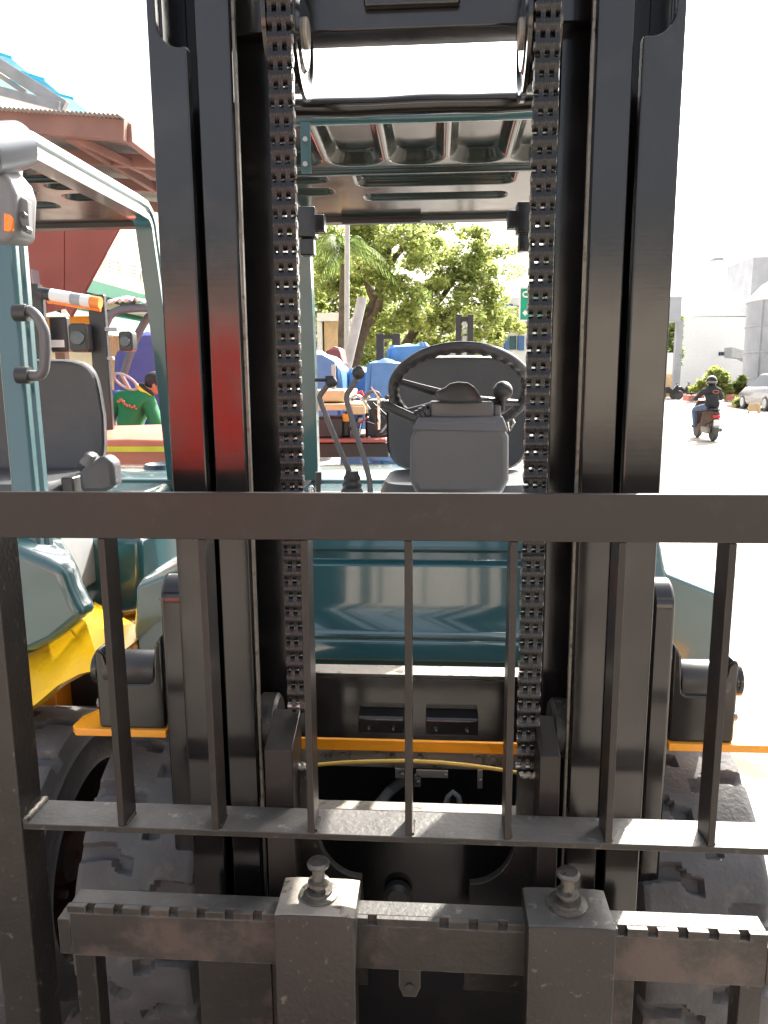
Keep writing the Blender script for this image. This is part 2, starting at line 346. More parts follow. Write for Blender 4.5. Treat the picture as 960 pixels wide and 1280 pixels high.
# --- leaf chains
PITCHC = .0254
def plate_outline(n=8):
    p = []; r = .0116; h = PITCHC/2
    for i in range(n+1): t = math.radians(-60+120*i/n+90); p.append((r*math.cos(t), h+r*math.sin(t)*.95))
    p = [(r*math.cos(math.radians(a)), h*1.0+r*math.sin(math.radians(a))) for a in range(-42, 223, 22)]
    q = [(-x, -z) for x, z in p]
    return p + q
def link_mesh(slots, name):
    b = MB(); t = .0034
    for k in slots:
        x0 = (k-5)*t+.0001; b.prism([(y, z) for y, z in plate_outline()], 'x', x0, x0+t-.00025)
    return b.mesh(name, M['chain'], 40)
LA = link_mesh((0, 1, 4, 5, 8, 9), 'chain_link'); LB = link_mesh((2, 3, 6, 7), 'chain_link')
pb = MB(); pb.cyl((-.0182, 0, 0), (.0182, 0, 0), .0055, n=12); PM = pb.mesh('chain_pin', M['pin'], 40)
for s, xt, zb_ in ((-1, X(366, 600, 1.19), Z(371, 882, 1.19)), (1, X(668.5, 600, 1.19), Z(661, 958, 1.19))):
    zt_ = 2.19; ch = tag(bpy.data.objects.new('lift_chain', None), None); COL.objects.link(ch); ch.parent = FK
    ch.location = Vector((xt, 1.19, zb_)) - FK.location
    n = int((zt_-zb_)/PITCHC)
    for i in range(n):
        o = bpy.data.objects.new('chain_link', LA if i % 2 else LB); COL.objects.link(o); o.parent = ch; o.location = (0, 0, (i+.5)*PITCHC)
        q = bpy.data.objects.new('chain_pin', PM); COL.objects.link(q); q.parent = ch; q.location = (0, 0, i*PITCHC)

# --- load backrest
BR = bpy.data.objects.new('load_backrest', None); COL.objects.link(BR); BR.parent = FK; BR.location = Vector((CX, 1.05, .82))-FK.location
c = MB(); c.box(CX-.66, CX+.66, 1.050, 1.062, 1.2735, 1.3405); part('top_rail', c, M['rail'], BR, bevel=.0012)
zs = .8195
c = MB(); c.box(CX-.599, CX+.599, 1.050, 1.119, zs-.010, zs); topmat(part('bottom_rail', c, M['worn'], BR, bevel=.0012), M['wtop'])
for i in range(7):
    xb = CX+(i-3)*.1475+.001; c = MB(); c.box(xb-.0052, xb+.0052, 1.0505, 1.097, zs+.0002, 1.273); part('vertical_bar', c, M['rail'], BR, bevel=.001)
for s in (-1, 1):
    c = MB(); a, b = CX+s*.600, CX+s*.660; c.box(min(a, b), max(a, b), 1.0485, 1.1125, .35, 1.2732); part('side_upright', c, M['worn'], BR, bevel=.002)
    w_ = MB(); xw = CX+s*.597; w_.tube([(xw, 1.052+.067*i/10, zs+.003+.0015*math.sin(i*2.3)) for i in range(11)], [.005+.0012*math.sin(i*3.1) for i in range(11)], 8); part('weld_bead', w_, M['bare'], BR)
for i in range(7):   # small weld fillets at each bar foot
    xb = CX+(i-3)*.1475; w_ = MB(); w_.tube([(xb+.007, 1.056+.035*k/6, zs+.001) for k in range(7)], [.0028+.0008*math.sin(k*2.9+i) for k in range(7)], 6); part('weld_bead', w_, M['worn'], BR)

# --- carriage: notched upper bar, roller plates, chain anchors
CG = bpy.data.objects.new('fork_carriage', None); COL.objects.link(CG); CG.parent = FK; CG.location = Vector((CX, 1.06, .6))-FK.location
zt_ = .683; zc_ = .671; c = MB()
hw = .534
c.box(CX-hw, CX+hw, 1.045, 1.087, .596, zc_)
c.box(CX-hw, CX+hw, 1.0546, 1.0868, zc_, zt_)
c.box(CX-hw-.020, CX-hw-.0005, 1.045, 1.080, .598, .660); c.box(CX+hw+.0005, CX+hw+.06, 1.045, 1.080, .598, .660)
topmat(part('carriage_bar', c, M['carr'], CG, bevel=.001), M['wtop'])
nots = [CX+s*(.055+.0445*k) for s in (-1, 1) for k in range(12)]; nots.sort(); edges = [CX-hw]
for q in nots: edges += [q-.007, q+.007]
edges.append(CX+hw)
for i in range(0, len(edges), 2):
    if edges[i+1]-edges[i] > .004:
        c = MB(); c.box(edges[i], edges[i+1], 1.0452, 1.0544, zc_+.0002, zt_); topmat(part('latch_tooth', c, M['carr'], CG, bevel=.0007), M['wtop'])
for s in (-1, 1): a, b = CX+s*.534, CX+s*.500; c = MB(); c.box(min(a, b), max(a, b), 1.05, 1.086, .14, .5955); part('end_plate', c, M['worn'], CG, bevel=.002)
c = MB(); c.box(CX-.498, CX+.498, 1.046, 1.086, .14, .225); part('lower_carriage_bar', c, M['carr'], CG, bevel=.002)
for s in (-1, 1):
    f0 = (X(330, 938, 1.12), X(365, 938, 1.12)) if s < 0 else (X(675, 946, 1.12), X(701, 946, 1.12))
    zf = Z(350 if s < 0 else 690, 938 if s < 0 else 946, 1.12); zb2 = Z(365 if s < 0 else 680, 886 if s < 0 else 894, 1.205)
    c = MB(); c.prism([(1.12, .2), (1.205, .2), (1.205, zb2), (1.12, zf)], 'x', *f0)
    part('roller_plate', c, M['rail'], CG, bevel=.0015)
    # roller glimpsed beside the plate
    xr = f0[0]-.022 if s < 0 else f0[1]+.022
    c = MB(); c.lathe([(.01, -.018), (.044, -.018), (.05, -.013), (.05, .013), (.044, .018), (.01, .018)], (xr, 1.265, zf-.02), 'x', 28); part('mast_roller', c, M['worn'], CG)
    # anchor web that carries the chain, with its concave gusset
    xa = X(384, 952, 1.19) if s < 0 else X(658, 958, 1.19); za = Z(384, 952, 1.19) if s < 0 else Z(658, 962, 1.19)
    xin = xa - (-s)*0 ; xo = f0[1]-.001 if s < 0 else f0[0]+.001
    p = [(xo, .45), (xo, za), (xa-s*.016, za)]
    for i in range(0, 11):
        t = math.radians(90*i/10); R_ = .075
        p.append((xa-s*.016 - s*R_*(1-math.cos(t)), za-.11 - R_*1.25*math.sin(t)))
    p.append((xa-s*.10, .45))
    c = MB(); c.prism(p, 'y', 1.175, 1.19); part('anchor_web', c, M['worn'], CG, bevel=.0015)
    c = MB(); c.tube([(xa-s*.012+.028*i/8*s, 1.172, za+.002*math.sin(i*2)) for i in range(9)], .005, 8); part('weld_bead', c, M['bare'], CG)
# mast foot plates seen under the bar
c = MB(); c.box(X(252, 1240, 1.13), X(342, 1240, 1.13), 1.12, 1.14, .1, .598); part('lower_plate', c, M['carr'], CG, bevel=.002)
c = MB(); c.box(X(745, 1240, 1.13), X(790, 1240, 1.13), 1.12, 1.14, .1, .598); part('lower_plate', c, M['carr'], CG, bevel=.002)
c = MB(); xx = X(512, 1222, 1.05); c.prism([(xx-.017, .562), (xx-.010, .545), (xx+.010, .545), (xx+.017, .562), (xx+.017, .5955), (xx-.017, .5955)], 'y', 1.05, 1.06); tb = part('latch_tab', c, M['carr'], CG, bevel=.001)
c = MB(); c.cyl((xx, 1.046, .565), (xx, 1.0495, .565), .006, n=12); part('tab_bolt', c, M['plastd'], CG)

# --- forks
def fork(x0, x1, zt, bow=0):
    F = bpy.data.objects.new('fork', None); COL.objects.link(F); F.parent = FK; xc = (x0+x1)/2; F.location = Vector((xc, 1.02, zt))-FK.location
    b = MB(); h = .006
    pr = [(1.000, -.001-.55), (1.000, -.008), (1.004, -.001), (1.010, 0), (1.088, .001), (1.094, -.004), (1.094, -.028), (1.0885, -.028), (1.0885, -.0305), (1.0435, -.0305), (1.0435, -.55)]
    segs = 10; rings = []
    for i in range(segs+1):
        t = i/segs; x = x0+(x1-x0)*t; e = (abs(2*t-1))**6
        rings.append([(x, y, zt+z-(.0022*e if z > -.02 else 0)) for y, z in pr])
    b.loft(rings)
    bl = MB(); bl.box(x0+.002, x1-.002, -.02, 1.03, .10, .14); bl.prism([(1.0002, .10), (1.0430, .10), (1.0430, .17), (1.0002, .169)], 'x', x0+.001, x1-.001)
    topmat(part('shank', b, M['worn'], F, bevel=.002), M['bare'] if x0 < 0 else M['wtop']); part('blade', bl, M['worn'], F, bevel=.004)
    px, py = xc+bow, 1.050
    c = MB(); c.lathe([(.030, 0), (.030, .003), (.021, .005), (.021, .009), (.0135, .009)], (px, py, zt+.001), 'z', 28); part('pin_seat', c, M['pinw'], F)
    pin = MB(); pin.lathe([(.010, 0), (.0105, .010), (.0165, .011), (.0165, .016), (.0095, .018), (.0095, .036), (.0165, .041), (.0175, .045), (.0145, .049), (.006, .0505), (.001, .0508)], (px, py, zt+.008), 'z', 28)
    part('locking_pin', pin, M['pinw'], F)
    return F
fork(X(342, 1143, 1.0), X(443, 1148, 1.0), .7175); fork(X(661, 1160, 1.0), X(771, 1163, 1.0), .716)

# --- tilt brackets, hinge boxes, steps
for s in (-1, 1):
    Y0 = 1.37; a, b = (X(200, 760, Y0), X(228, 760, Y0)) if s < 0 else (X(817, 760, Y0), X(845, 760, Y0))
    zt = Z(820, 730, Y0); c = MB(); p = [(Y0, .45), (Y0, zt-.05)] + [(Y0+.05-.05*math.cos(math.radians(t)), zt-.05+.05*math.sin(math.radians(t))) for t in range(10, 91, 10)] + [(Y0+.12, zt-.02), (Y0+.12, .45)]
    c.prism(p, 'x', min(a, b), max(a, b)); part('tilt_bracket', c, M['black'], bevel=.006)
    xi = X(206, 880, 1.45) if s < 0 else X(838, 880, 1.45); xo = X(122, 880, 1.45) if s < 0 else X(921, 880, 1.45); Y1 = 1.45
    z0, z1, z2 = Z(500, 923, Y1), Z(500, 862, Y1), Z(500, 826, Y1)
    w1 = .030
    x_in, x_out = xi, xo; sg = 1 if xo > xi else -1
    p = [(x_in, z0+.012), (x_in+sg*.012, z0), (x_out-sg*.012, z0), (x_out, z0+.012), (x_out, z2+.005), (x_out-sg*.008, z2+.014), (x_out-sg*.02, z2), (x_out-sg*w1, z1+.006), (x_out-sg*(w1+.008), z1), (x_in+sg*(w1+.0), z1), (x_in+sg*(w1-.008), z1+.006), (x_in+sg*.016, z2+.02), (x_in, z2+.045)]
    c = MB(); c.prism(p, 'y', Y1, Y1+.07); hb = part('hinge_box', c, M['black'], bevel=.005)
    c = MB(); xa_, xb_ = sorted((x_in+sg*.02, x_out-sg*.014)); c.lathe([(.02, 0), (.036, 0), (.038, .004), (.038, xb_-xa_-.004), (.036, xb_-xa_), (.02, xb_-xa_)], (xa_, Y1+.035, z1+.022), 'x', 28); part('hinge_pin', c, M['plastd'])
    c = MB(); c.lathe([(.01, 0), (.032, 0), (.034, .006), (.034, .012)], (x_out+(0 if sg > 0 else -.012), Y1+.035, z1+.022), 'x', 24); part('end_cap', c, M['black'])
    c = MB(); c.lathe([(.004, 0), (.009, 0), (.009, .012), (.004, .012)], (x_out+(0.001 if sg > 0 else -.013), Y1+.03, z0+.05), 'x', 6); part('hex_bolt', c, M['bare'])
    # orange step
    xs0, xs1 = (X(88, 925, 1.44), X(208, 925, 1.44)) if s < 0 else (X(835, 945, 1.44), X(972, 945, 1.44))
    zp = Z(500, 921, 1.44); c = MB()
    if s < 0: pl = [(xs1, 1.44), (xs0+.012, 1.44), (xs0, 1.455), (xs0, 1.50), (xs0+.05, 1.60), (xs1, 1.60)]
    else: pl = [(xs0, 1.44), (xs1-.012, 1.44), (xs1, 1.455), (xs1, 1.50), (xs1-.05, 1.60), (xs0, 1.60)]
    c.prism(pl, 'z', zp-.016, zp); part('step_plate', c, M['orange'], bevel=.002)

# --- frame, hose, clips between the mast rails
y0 = 1.50; c = MB(); c.box(CX-.36, CX+.36, y0, y0+.25, Z(500, 940, y0), Z(500, 926, y0)); fr = part('front_frame', c, M['orange'], bevel=.002)
c = MB(); c.box(CX-.36, CX+.36, y0+.02, y0+.05, Z(500, 966, y0), Z(500, 943, y0)); part('frame_beam', c, M['bare'], bevel=.002)
for px_ in (428, 490, 520+5, 598, 616):
    k = MB(); xq = X(px_, 950, y0); zq = Z(500, 949, y0); k.cyl((xq, y0+.004, zq), (xq, y0+.02, zq), .0075, n=6); k.box(xq-.011, xq+.011, y0+.014, y0+.019, zq-.022, zq+.013); part('hex_bolt', k, M['bare'])
hp = [(395, 956), (430, 953), (470, 951.5), (510, 951), (550, 953), (590, 957), (625, 962), (655, 967)]
c = MB(); c.tube([W(a, b, 1.47) for a, b in hp], .0042, 8); part('yellow_hose', c, M['yellow'])
for a, b, cc, d in ((520, 962, 560, 972), (518, 968, 526, 983), (597, 962, 603, 985), (494, 960, 506, 972)):
    k = MB(); p, q = W(a, b, 1.49), W(cc, d, 1.49); k.box(p.x, q.x, 1.487, 1.493, q.z, p.z); k.cyl((q.x-.005, 1.48, (p.z+q.z)/2), (q.x-.005, 1.486, (p.z+q.z)/2), .004, n=8); part('hose_bracket', k, M['bare'], bevel=.0008)
c = MB(); c.tube([W(470, 1010, 1.6), W(486, 990, 1.62), W(505, 975, 1.7)], .012, 10); part('tilt_hose', c, M['lgrey'])
c = MB(); c.tube([W(556, 1010, 1.5), W(560, 996, 1.5), W(566, 990, 1.5), W(573, 996, 1.5), W(576, 1012, 1.5)], .006, 8); part('tilt_hose', c, M['lgrey'])
c = MB(); c.box(CX-.33, CX+.33, 1.375, 1.40, .05, .66); part('mast_foot_plate', c, M['black'], bevel=.003)
c = MB(); c.box(CX-.36, CX+.36, 1.78, 1.83, .2, .74); part('axle_housing', c, M['plastd'], bevel=.01)
c = MB(); c.cyl((CX-.44, 1.65, .35), (CX+.44, 1.65, .35), .10, n=24); part('front_axle', c, M['plastd'])

# --- wheels
def tyre_mesh(x0, x1, R=.352):
    b = MB(); wd = x1-x0; NL = 17
    def h(a, u):                         # groove depth at angle a (in lugs) and across u (0..1)
        uu = abs(2*u-1); side = 0 if u < .5 else .5
        k = (a+side+ (.16 if uu > .45 else (.16*(uu-.30)/.15 if uu > .30 else 0)) + .05*math.sin(uu*3)) % 1
        d = min(k, 1-k)
        g = min(1, max(0, (.13-d)/.03)) if uu > .10 else 0
        return g
    nu = 560; nv = 34
    def fn(i, j):
        a = i*2*math.pi; u = j; d = h(i*NL, min(max((u-.06)/.88, 0), 1))
        edge = max(0, abs(2*u-1)-.88)/.12; r = R-.018*edge**2-.019*d
        if j == 0 or j == 1: r = R-.03
        return (x0+wd*u, r*math.cos(a), r*math.sin(a))
    b.grid(fn, nu, nv, closeu=True)
    for s, xx in ((-1, x0), (1, x1)):
        b.lathe([(R-.03, 0), (R-.045, s*.004), (R-.05, s*.009), (R-.058, s*.004), (R-.115, s*.008), (R-.121, s*.013), (R-.125, 0), (R-.13, -s*.03)], (xx, 0, 0), 'x', 96, caps=False)
    return b
for s in (-1, 1):
    c = tyre_mesh(-.125, .125)
    WH = bpy.data.objects.new('front_wheel', None); COL.objects.link(WH); WH.parent = FK; WH.location = Vector((CX+s*.557, 1.65, .352))-FK.location
    o = c.build('tyre', M['tyre'], WH, smooth=40); o.location = (0, 0, 0)
    c = MB(); c.lathe([(.232, -.118), (.222, -.110), (.212, -.06), (.15, -.02), (.07, -.03), (.06, -.075), (.01, -.08), (.01, .08), (.06, .075), (.07, .03), (.15, .02), (.212, .06), (.222, .110), (.232, .118)], (0, 0, 0), 'x', 48, caps=False); o = c.build('rim', M['rimred'], WH); o.location = (0, 0, 0)
    c = MB()
    for k in range(8):
        t = k*math.pi/4; c.cyl((s*.020, .11*math.cos(t), .11*math.sin(t)), (s*.045, .11*math.cos(t), .11*math.sin(t)), .011, n=6)
    o = c.build('wheel_nut', M['bare'], WH); o.location = (0, 0, 0)

# --- cowl (front panel with pressed lines)
yc = 1.74
def zc(py, y=yc): return Z(480, py, y)
pr = [(yc+.10, 1.15), (yc+.03, 1.145), (yc+.006, 1.125), (yc, 1.10), (yc, zc(695)), (yc+.020, zc(699)), (yc+.020, zc(710)), (yc, zc(714)), (yc+.004, zc(760)), (yc, zc(793)),
      (yc-.008, zc(796)), (yc-.008, zc(800)), (yc-.002, zc(802)), (yc-.010, zc(805)), (yc-.010, zc(826)), (yc+.01, zc(828)), (yc+.01, zc(850)), (yc+.10, zc(850))]
pr = [(y+.21*(z-zc(850)), z) for y, z in pr]; c = MB(); c.prism(pr, 'x', CX-.47, CX+.47); part('front_cowl', c, M['tealcowl'], smooth=50, bevel=.003)
# dashboard deck, floor, hood, counterweight
c = MB(); c.box(CX-.5, CX+.5, 1.955, 2.16, .9, 1.125); part('dash_deck', c, M['lgrey'], bevel=.01)
c = MB(); c.box(CX-.47, CX+.47, 2.165, 2.40, .70, .74); part('floor_plate', c, M['plastd'], bevel=.003)
c = MB(); c.prism([(2.42, .745), (3.02, .745), (3.02, 1.06), (2.98, 1.085), (2.46, 1.085), (2.42, 1.06)], 'x', CX-.44, CX+.44); part('engine_hood', c, M['teal'], bevel=.02, seg=3)
c = MB(); c.box(CX-.50, CX+.50, 1.86, 3.03, .52, .698); part('side_frame', c, M['orange'], bevel=.01)
c = MB()
rg = []
for y, w2, z1 in ((3.04, .50, 1.09), (3.12, .53, 1.11), (3.4, .54, 1.11), (3.62, .50, 1.09), (3.78, .40, 1.04), (3.82, .34, 1.0)):
    rg.append([(CX+x, y, z) for x, z in ((-w2, .3), (w2, .3), (w2+.01, .7), (w2, z1-.04), (w2-.04, z1), (-w2+.04, z1), (-w2, z1-.04), (-w2-.01, .7))])
c.loft(rg); part('counterweight', c, M['teal'], bevel=.015, seg=3)
# fenders
for s in (-1, 1):
    P_ = [(X(822, 700, 1.74), 1.09), (X(834, 718, 1.74), Z(834, 718, 1.74)), (X(895, 742, 1.74), Z(895, 742, 1.74)), (X(898, 800, 1.74), Z(898, 800, 1.74)), (X(890, 860, 1.74), Z(890, 880, 1.74)), (CX+.40, Z(880, 880, 1.74)), (CX+.40, 1.09)]
    if s < 0: P_ = [(2*CX-a, b) for a, b in P_]
    c = MB(); n_ = len(P_)
    c.loft([[(a, 1.74, b) for a, b in P_], [(a+(s*.012), 1.80, b+.004) for a, b in P_], [(a+s*.01, 2.3, b+.004) for a, b in P_]])
    FD = part('fender', c, M['teal'], bevel=.008, seg=3)
    xo = P_[3][0]; q = [(xo+s*.005, P_[3][1]-.02), (xo+s*.035, P_[3][1]-.09), (xo+s*.025, P_[3][1]-.13), (xo-s*.06, P_[3][1]-.20), (xo-s*.14, P_[3][1]-.28), (xo-s*.15, P_[3][1]-.19), (xo-s*.08, P_[3][1]-.13)]
    c = MB(); c.prism(q, 'y', 1.742, 2.3); part('wheel_arch', c, M['orange'], bevel=.006)

# --- overhead guard
def gpath(s):
    x = lambda d: CX+s*d
    p = [(x(.535), 1.76, 1.02), (x(.515), 1.80, 1.15), (x(.48), 1.86, 1.5), (x(.455), 1.91, 1.90)]
    for t in range(0, 91, 15): p.append((x(.45), 2.04-.125*math.cos(math.radians(t)), 1.965+.125*math.sin(math.radians(t))))
    p += [(x(.45), 2.4, 2.092), (x(.45), 2.74, 2.094)]
    for t in range(15, 91, 25): p.append((x(.45), 2.80+.08*math.sin(math.radians(t)), 2.014+.08*math.cos(math.radians(t))))
    p += [(x(.455), 2.97, 1.6), (x(.46), 3.03, 1.1)]
    return p
def sweep(pts, wx, wd, groove=True):
    b = MB(); rings = []; k = len(pts)
    sec = [(-.5, -.5), (-.5, .38), (-.38, .5), (.38, .5), (.5, .38), (.5, .12), (.36, .06), (.36, -.12), (.5, -.18), (.5, -.5)]
    for i, p in enumerate(pts):
        d = Vector(pts[min(i+1, k-1)])-Vector(pts[max(i-1, 0)]); d.x = 0; d.normalize(); o = Vector((0, d.z*-1, d.y)) if True else None
        rings.append([Vector(p)+Vector((a*wx*gs, 0, 0))+o*(b_*wd) for a, b_ in sec])
    b.loft(rings); return b
for s in (-1, 1):
    gs = s; part('guard_post', sweep(gpath(s), .062, .07), M['teal'], smooth=40, bevel=.002)
def sdrr(x, y, cx, cy, hx, hy, r):
    qx, qy = abs(x-cx)-hx+r, abs(y-cy)-hy+r
    return math.hypot(max(qx, 0), max(qy, 0))+min(max(qx, qy), 0)-r
def roofz(x, y):                        # underside relief: positive is pressed up
    z = 0; st = lambda d, w_=.012: min(1, max(0, .5-d/w_))
    d = sdrr(((x+.0825*99) % .165)-.0825+.0, y, 0, .10, .066, .22, .05); z = max(z, .034*st(d, .02))
    for cx, cy, hx, hy, r in ((0.05, .46, .23, .075, .03), (0.05, .66, .22, .035, .02), (-.34, .45, .07, .035, .03), (-.34, .58, .07, .035, .03), (.40, .45, .05, .035, .03), (.40, .58, .05, .035, .03)):
        z = max(z, .020*st(sdrr(x, y, cx, cy, hx, hy, r)))
    z -= .012*st(abs(y-.375)-.012)
    return z
c = MB(); YR0, YR1 = 1.93, 2.84
c.grid(lambda u, v: (CX+(u-.5)*.84, YR0+(YR1-YR0)*v, 2.092-.035*v+roofz((u-.5)*.84+.02, (YR1-YR0)*v)), 200, 190)
rp = part('roof_panel', c, M['tealroof'], smooth=60, recalc=False, solid=.003)
c = MB(); c.tube([(CX-.43, 1.915, 2.093), (CX+.43, 1.915, 2.093)], .013, 14); part('roof_rim', c, M['teal'])
c = MB(); c.box(CX-.42, CX+.42, 2.842, 2.90, 2.040, 2.06); c.box(CX-.30, CX-.02, 2.83, 2.8415, 2.032, 2.048); part('rear_roof_beam', c, M['plastd'], bevel=.003)
c = MB(); a, b = W(375, 153, 1.9), W(389, 216, 1.9); c.box(a.x, b.x, 1.9, 1.906, b.z, a.z); br = part('guard_bracket', c, M['teal'], bevel=.001)
for py_ in (174, 205):
    k = MB(); q = W(381.5, py_, 1.895); k.cyl((q.x, 1.892, q.z), (q.x, 1.8995, q.z), .006, n=6); part('bracket_bolt', k, M['silver'], br)

# --- seat
def seat(px0, px1, pt, pb, Y0):
    b = MB(); a0, a1 = X(px0, 520, Y0), X(px1, 520, Y0); zt, zb = Z(570, pt, Y0), Z(570, pb, Y0); xc = (a0+a1)/2; hw = (a1-a0)/2; rings = []
    N = 36
    for k, (dy, sc) in enumerate(((0, .90), (-.012, .965), (0, 1.0), (.05, 1.0), (.09, .97), (.10, .90), (.085, .80))):
        ring = []
        for i in range(N):
            t = 2*math.pi*i/N; cx_ = math.copysign(abs(math.cos(t))**.42, math.cos(t)); sz = math.copysign(abs(math.sin(t))**.42, math.sin(t))
            hh = (zt-zb)/2; zz = (zt+zb)/2+sz*hh*sc; wv = hw*(1-.10*max(0, sz))*sc
            xx = xc+cx_*wv; ring.append((xx, Y0+dy+(.0 if k < 3 else -.06*abs(cx_)**3)+.06*(zz-zb), zz))
        rings.append(ring)
    b.loft(rings); return b, xc, hw, zb
b, sxc, shw, szb = seat(483, 662, 444, 590, 2.62)
ST = part('seat_backrest', b, M['vinyl'], smooth=60)
c = MB(); N = 24; rings = []
for z, sc in ((1.09, .9), (1.10, 1), (1.16, 1.0), (1.19, .94)):
    rings.append([(sxc+shw*sc*math.copysign(abs(math.cos(t))**.45, math.cos(t)), 2.40+.22*sc*math.copysign(abs(math.sin(t))**.45, math.sin(t)), z) for t in [2*math.pi*i/N for i in range(N)]])
c.loft(rings); part('seat_cushion', c, M['vinyl'], smooth=60)
c = MB(); c.ball((0, 0, 0), (.03, .06, .045)); c.v = [tuple(Vector(p)+Vector((sxc+shw+.02, 2.45, 1.22))) for p in c.v]; c.box(sxc+shw+.0, sxc+shw+.04, 2.28, 2.56, 1.10, 1.20); part('seat_hinge', c, M['plastd'], bevel=.012)
c = MB(); q = W(638, 528, 2.59); c.tube([q+Vector((0, 0, .03)), q+Vector((.012, -.01, .0)), q+Vector((0, 0, -.03)), q+Vector((-.008, 0, 0))], .005, 8, closed=True); part('belt_ring', c, M['chrome'])

# --- steering column, wheel, levers
ys = 2.02
c = MB(); A = [W(525, 522, ys), W(622, 522, ys), W(636, 545, ys), W(636, 600, ys), W(628, 617, ys), W(520, 617, ys), W(512, 600, ys), W(513, 548, ys)]
def ins(P, f, dy):
    cc = sum((Vector(p) for p in P), Vector())/len(P); return [cc+(Vector(p)-cc)*f+Vector((0, dy, 0)) for p in P]
c.loft([ins(A, .94, -.006), ins(A, 1, .006), ins(A, 1.0, .10), ins(A, .9, .16)]); scb = part('column_cover', c, M['plast'], bevel=.008, seg=3)
c = MB(); B = [W(518, 524, ys), W(632, 528, ys), W(635, 545, ys-.01), W(514, 543, ys-.01)]
c.slab([W(521, 521, ys), W(629, 521, ys), W(636, 540, ys-.012), W(515, 538, ys-.012)], (0, .11, .004)); part('cover_lid', c, M['plast'], scb, bevel=.005, seg=3)
c = MB(); a, b = W(537, 502, ys+.02), W(617, 524, ys+.02); c.box(a.x, b.x, ys+.02, ys+.12, b.z, a.z); c.box(b.x, b.x+.02, ys+.03, ys+.09, b.z, a.z-.01); part('column_neck', c, M['plast'], bevel=.006)
c = MB(); rings = []
hubc = W(571, 494, ys+.10)
for yy, sc in ((-.07, .75), (-.065, .98), (-.03, 1.0), (.05, .8)):
    P_ = []
    for px_, py_ in ((545, 499), (543, 492), (546, 488), (556, 484), (562, 479), (572, 477), (584, 478), (592, 483), (598, 491), (602, 501), (590, 503), (560, 502)):
        q = W(px_, py_, ys+.05); P_.append(hubc+(q-hubc)*sc+Vector((0, yy, 0)))
    rings.append(P_)
c.loft(rings); part('horn_cover', c, M['plastd'], smooth=50, bevel=.003)
SWc = W(575, 489, 2.08); R_ = .178; nrm = Vector((0, .615, .788)).normalized(); ux = Vector((1, 0, 0)); uy = nrm.cross(ux)
SW = bpy.data.objects.new('steering_wheel', None); COL.objects.link(SW); SW.parent = FK; SW.location = SWc-FK.location
c = MB(); NR = 120; vs = []; nn = 14
for i in range(NR):
    t = 2*math.pi*i/NR; rad = ux*math.cos(t)+uy*math.sin(t); ct = SWc+rad*R_
    for j in range(nn):
        f = 2*math.pi*j/nn; r = .0148+ (.0028*math.sin(t*34) if (math.cos(f) < .3 and math.sin(f) < .2) else 0)
        vs.append(ct+rad*r*math.cos(f)+nrm*r*math.sin(f))
c.add(vs, [(i*nn+j, i*nn+(j+1) % nn, ((i+1) % NR)*nn+(j+1) % nn, ((i+1) % NR)*nn+j) for i in range(NR) for j in range(nn)])
part('wheel_rim', c, M['plastd'], SW, smooth=60)
def rp_(t, f=1.0, dn=0): return SWc+(ux*math.cos(t)+uy*math.sin(t))*R_*f+nrm*dn
for ang in (148, 196, 18):
    t = math.radians(ang); c = MB(); c.tube([rp_(t, 1.0), rp_(t, .6, -.01), rp_(t, .2, -.02), rp_(t, 0, -.02)], [.012, .014, .018, .022], 12, flat=.7); part('spoke', c, M['plastd'], SW)
kc = W(628.5, 489, 2.08); c = MB(); c.ball(kc, .0265, 20, 14); c.cyl(kc-Vector((0, -.01, .05)), kc, .008, n=10); part('spinner_knob', c, M['plastd'], SW, smooth=60)
# direction stalk
c = MB(); p = [W(478, 505, 2.03), W(482, 507, 2.03), W(503, 517, 2.03), W(520, 524, 2.03)]; c.tube(p, [.008, .0125, .014, .013], 14); part('direction_stalk', c, M['plastd'])
c = MB(); p = [W(514+i*2.6, 524-i*1.3, 2.035) for i in range(9)]; c.tube(p, [.011+.006*i/8+(.003 if i % 2 else 0) for i in range(9)], 16); part('stalk_boot', c, M['plastd'], smooth=20)
def lever(path, Y, r=.0072):
    c = MB(); pts = []
    P = [W(a, b, Y) for a, b in path]
    for i in range(len(P)-1):
        for k in range(5): pts.append(P[i].lerp(P[i+1], k/5))
    pts.append(P[-1]); sm = [pts[0]] + [(pts[i-1]+pts[i]*2+pts[i+1])/4 for i in range(1, len(pts)-1)] + [pts[-1]]
    c.tube(sm, r, 12); return part('control_lever', c, M['plast'])
l1 = lever([(439, 616), (437, 590), (424, 560), (402, 506), (399, 496), (405, 487), (412, 480)], 2.0)
c = MB(); q = W(414, 478, 2.0); c.ball(q, (.016, .013, .014)); part('lever_knob', c, M['plastd'], l1)
c = MB(); q = W(394, 475, 2.0); c.cyl(q, W(415, 475, 2.0), .0045, n=8); c.cyl(W(407, 474, 2.0), W(417, 474, 2.0), .009, n=10); part('lever_switch', c, M['plastd'], l1)
l2 = lever([(463, 620), (462, 600), (455, 572), (446, 545), (433, 500), (434, 492), (440, 483), (446, 474)], 1.97)
c = MB(); q = W(448, 466, 1.97); c.ball(q, (.0165, .0165, .018)); part('lever_knob', c, M['plastd'], l2)
c = MB(); P_ = [W(440, 618-i*4.2, 2.0) for i in range(8)]; c.tube(P_, [.029, .030, .024, .0265, .021, .023, .018, .017], 20); part('lever_boot', c, M['plastd'], smooth=25)
c = MB(); c.cyl(W(398, 620, 1.9), W(398, 596, 1.9), .006); c.cyl(W(398, 605, 1.9), W(398, 590, 1.9), .0085); part('stub_lever', c, M['plastd'])
c = MB(); c.cyl(W(390, 620, 1.9), W(390, 612, 1.9), .008); c.ball(W(389, 611, 1.9), .008); part('stub_lever', c, M['chrome'])
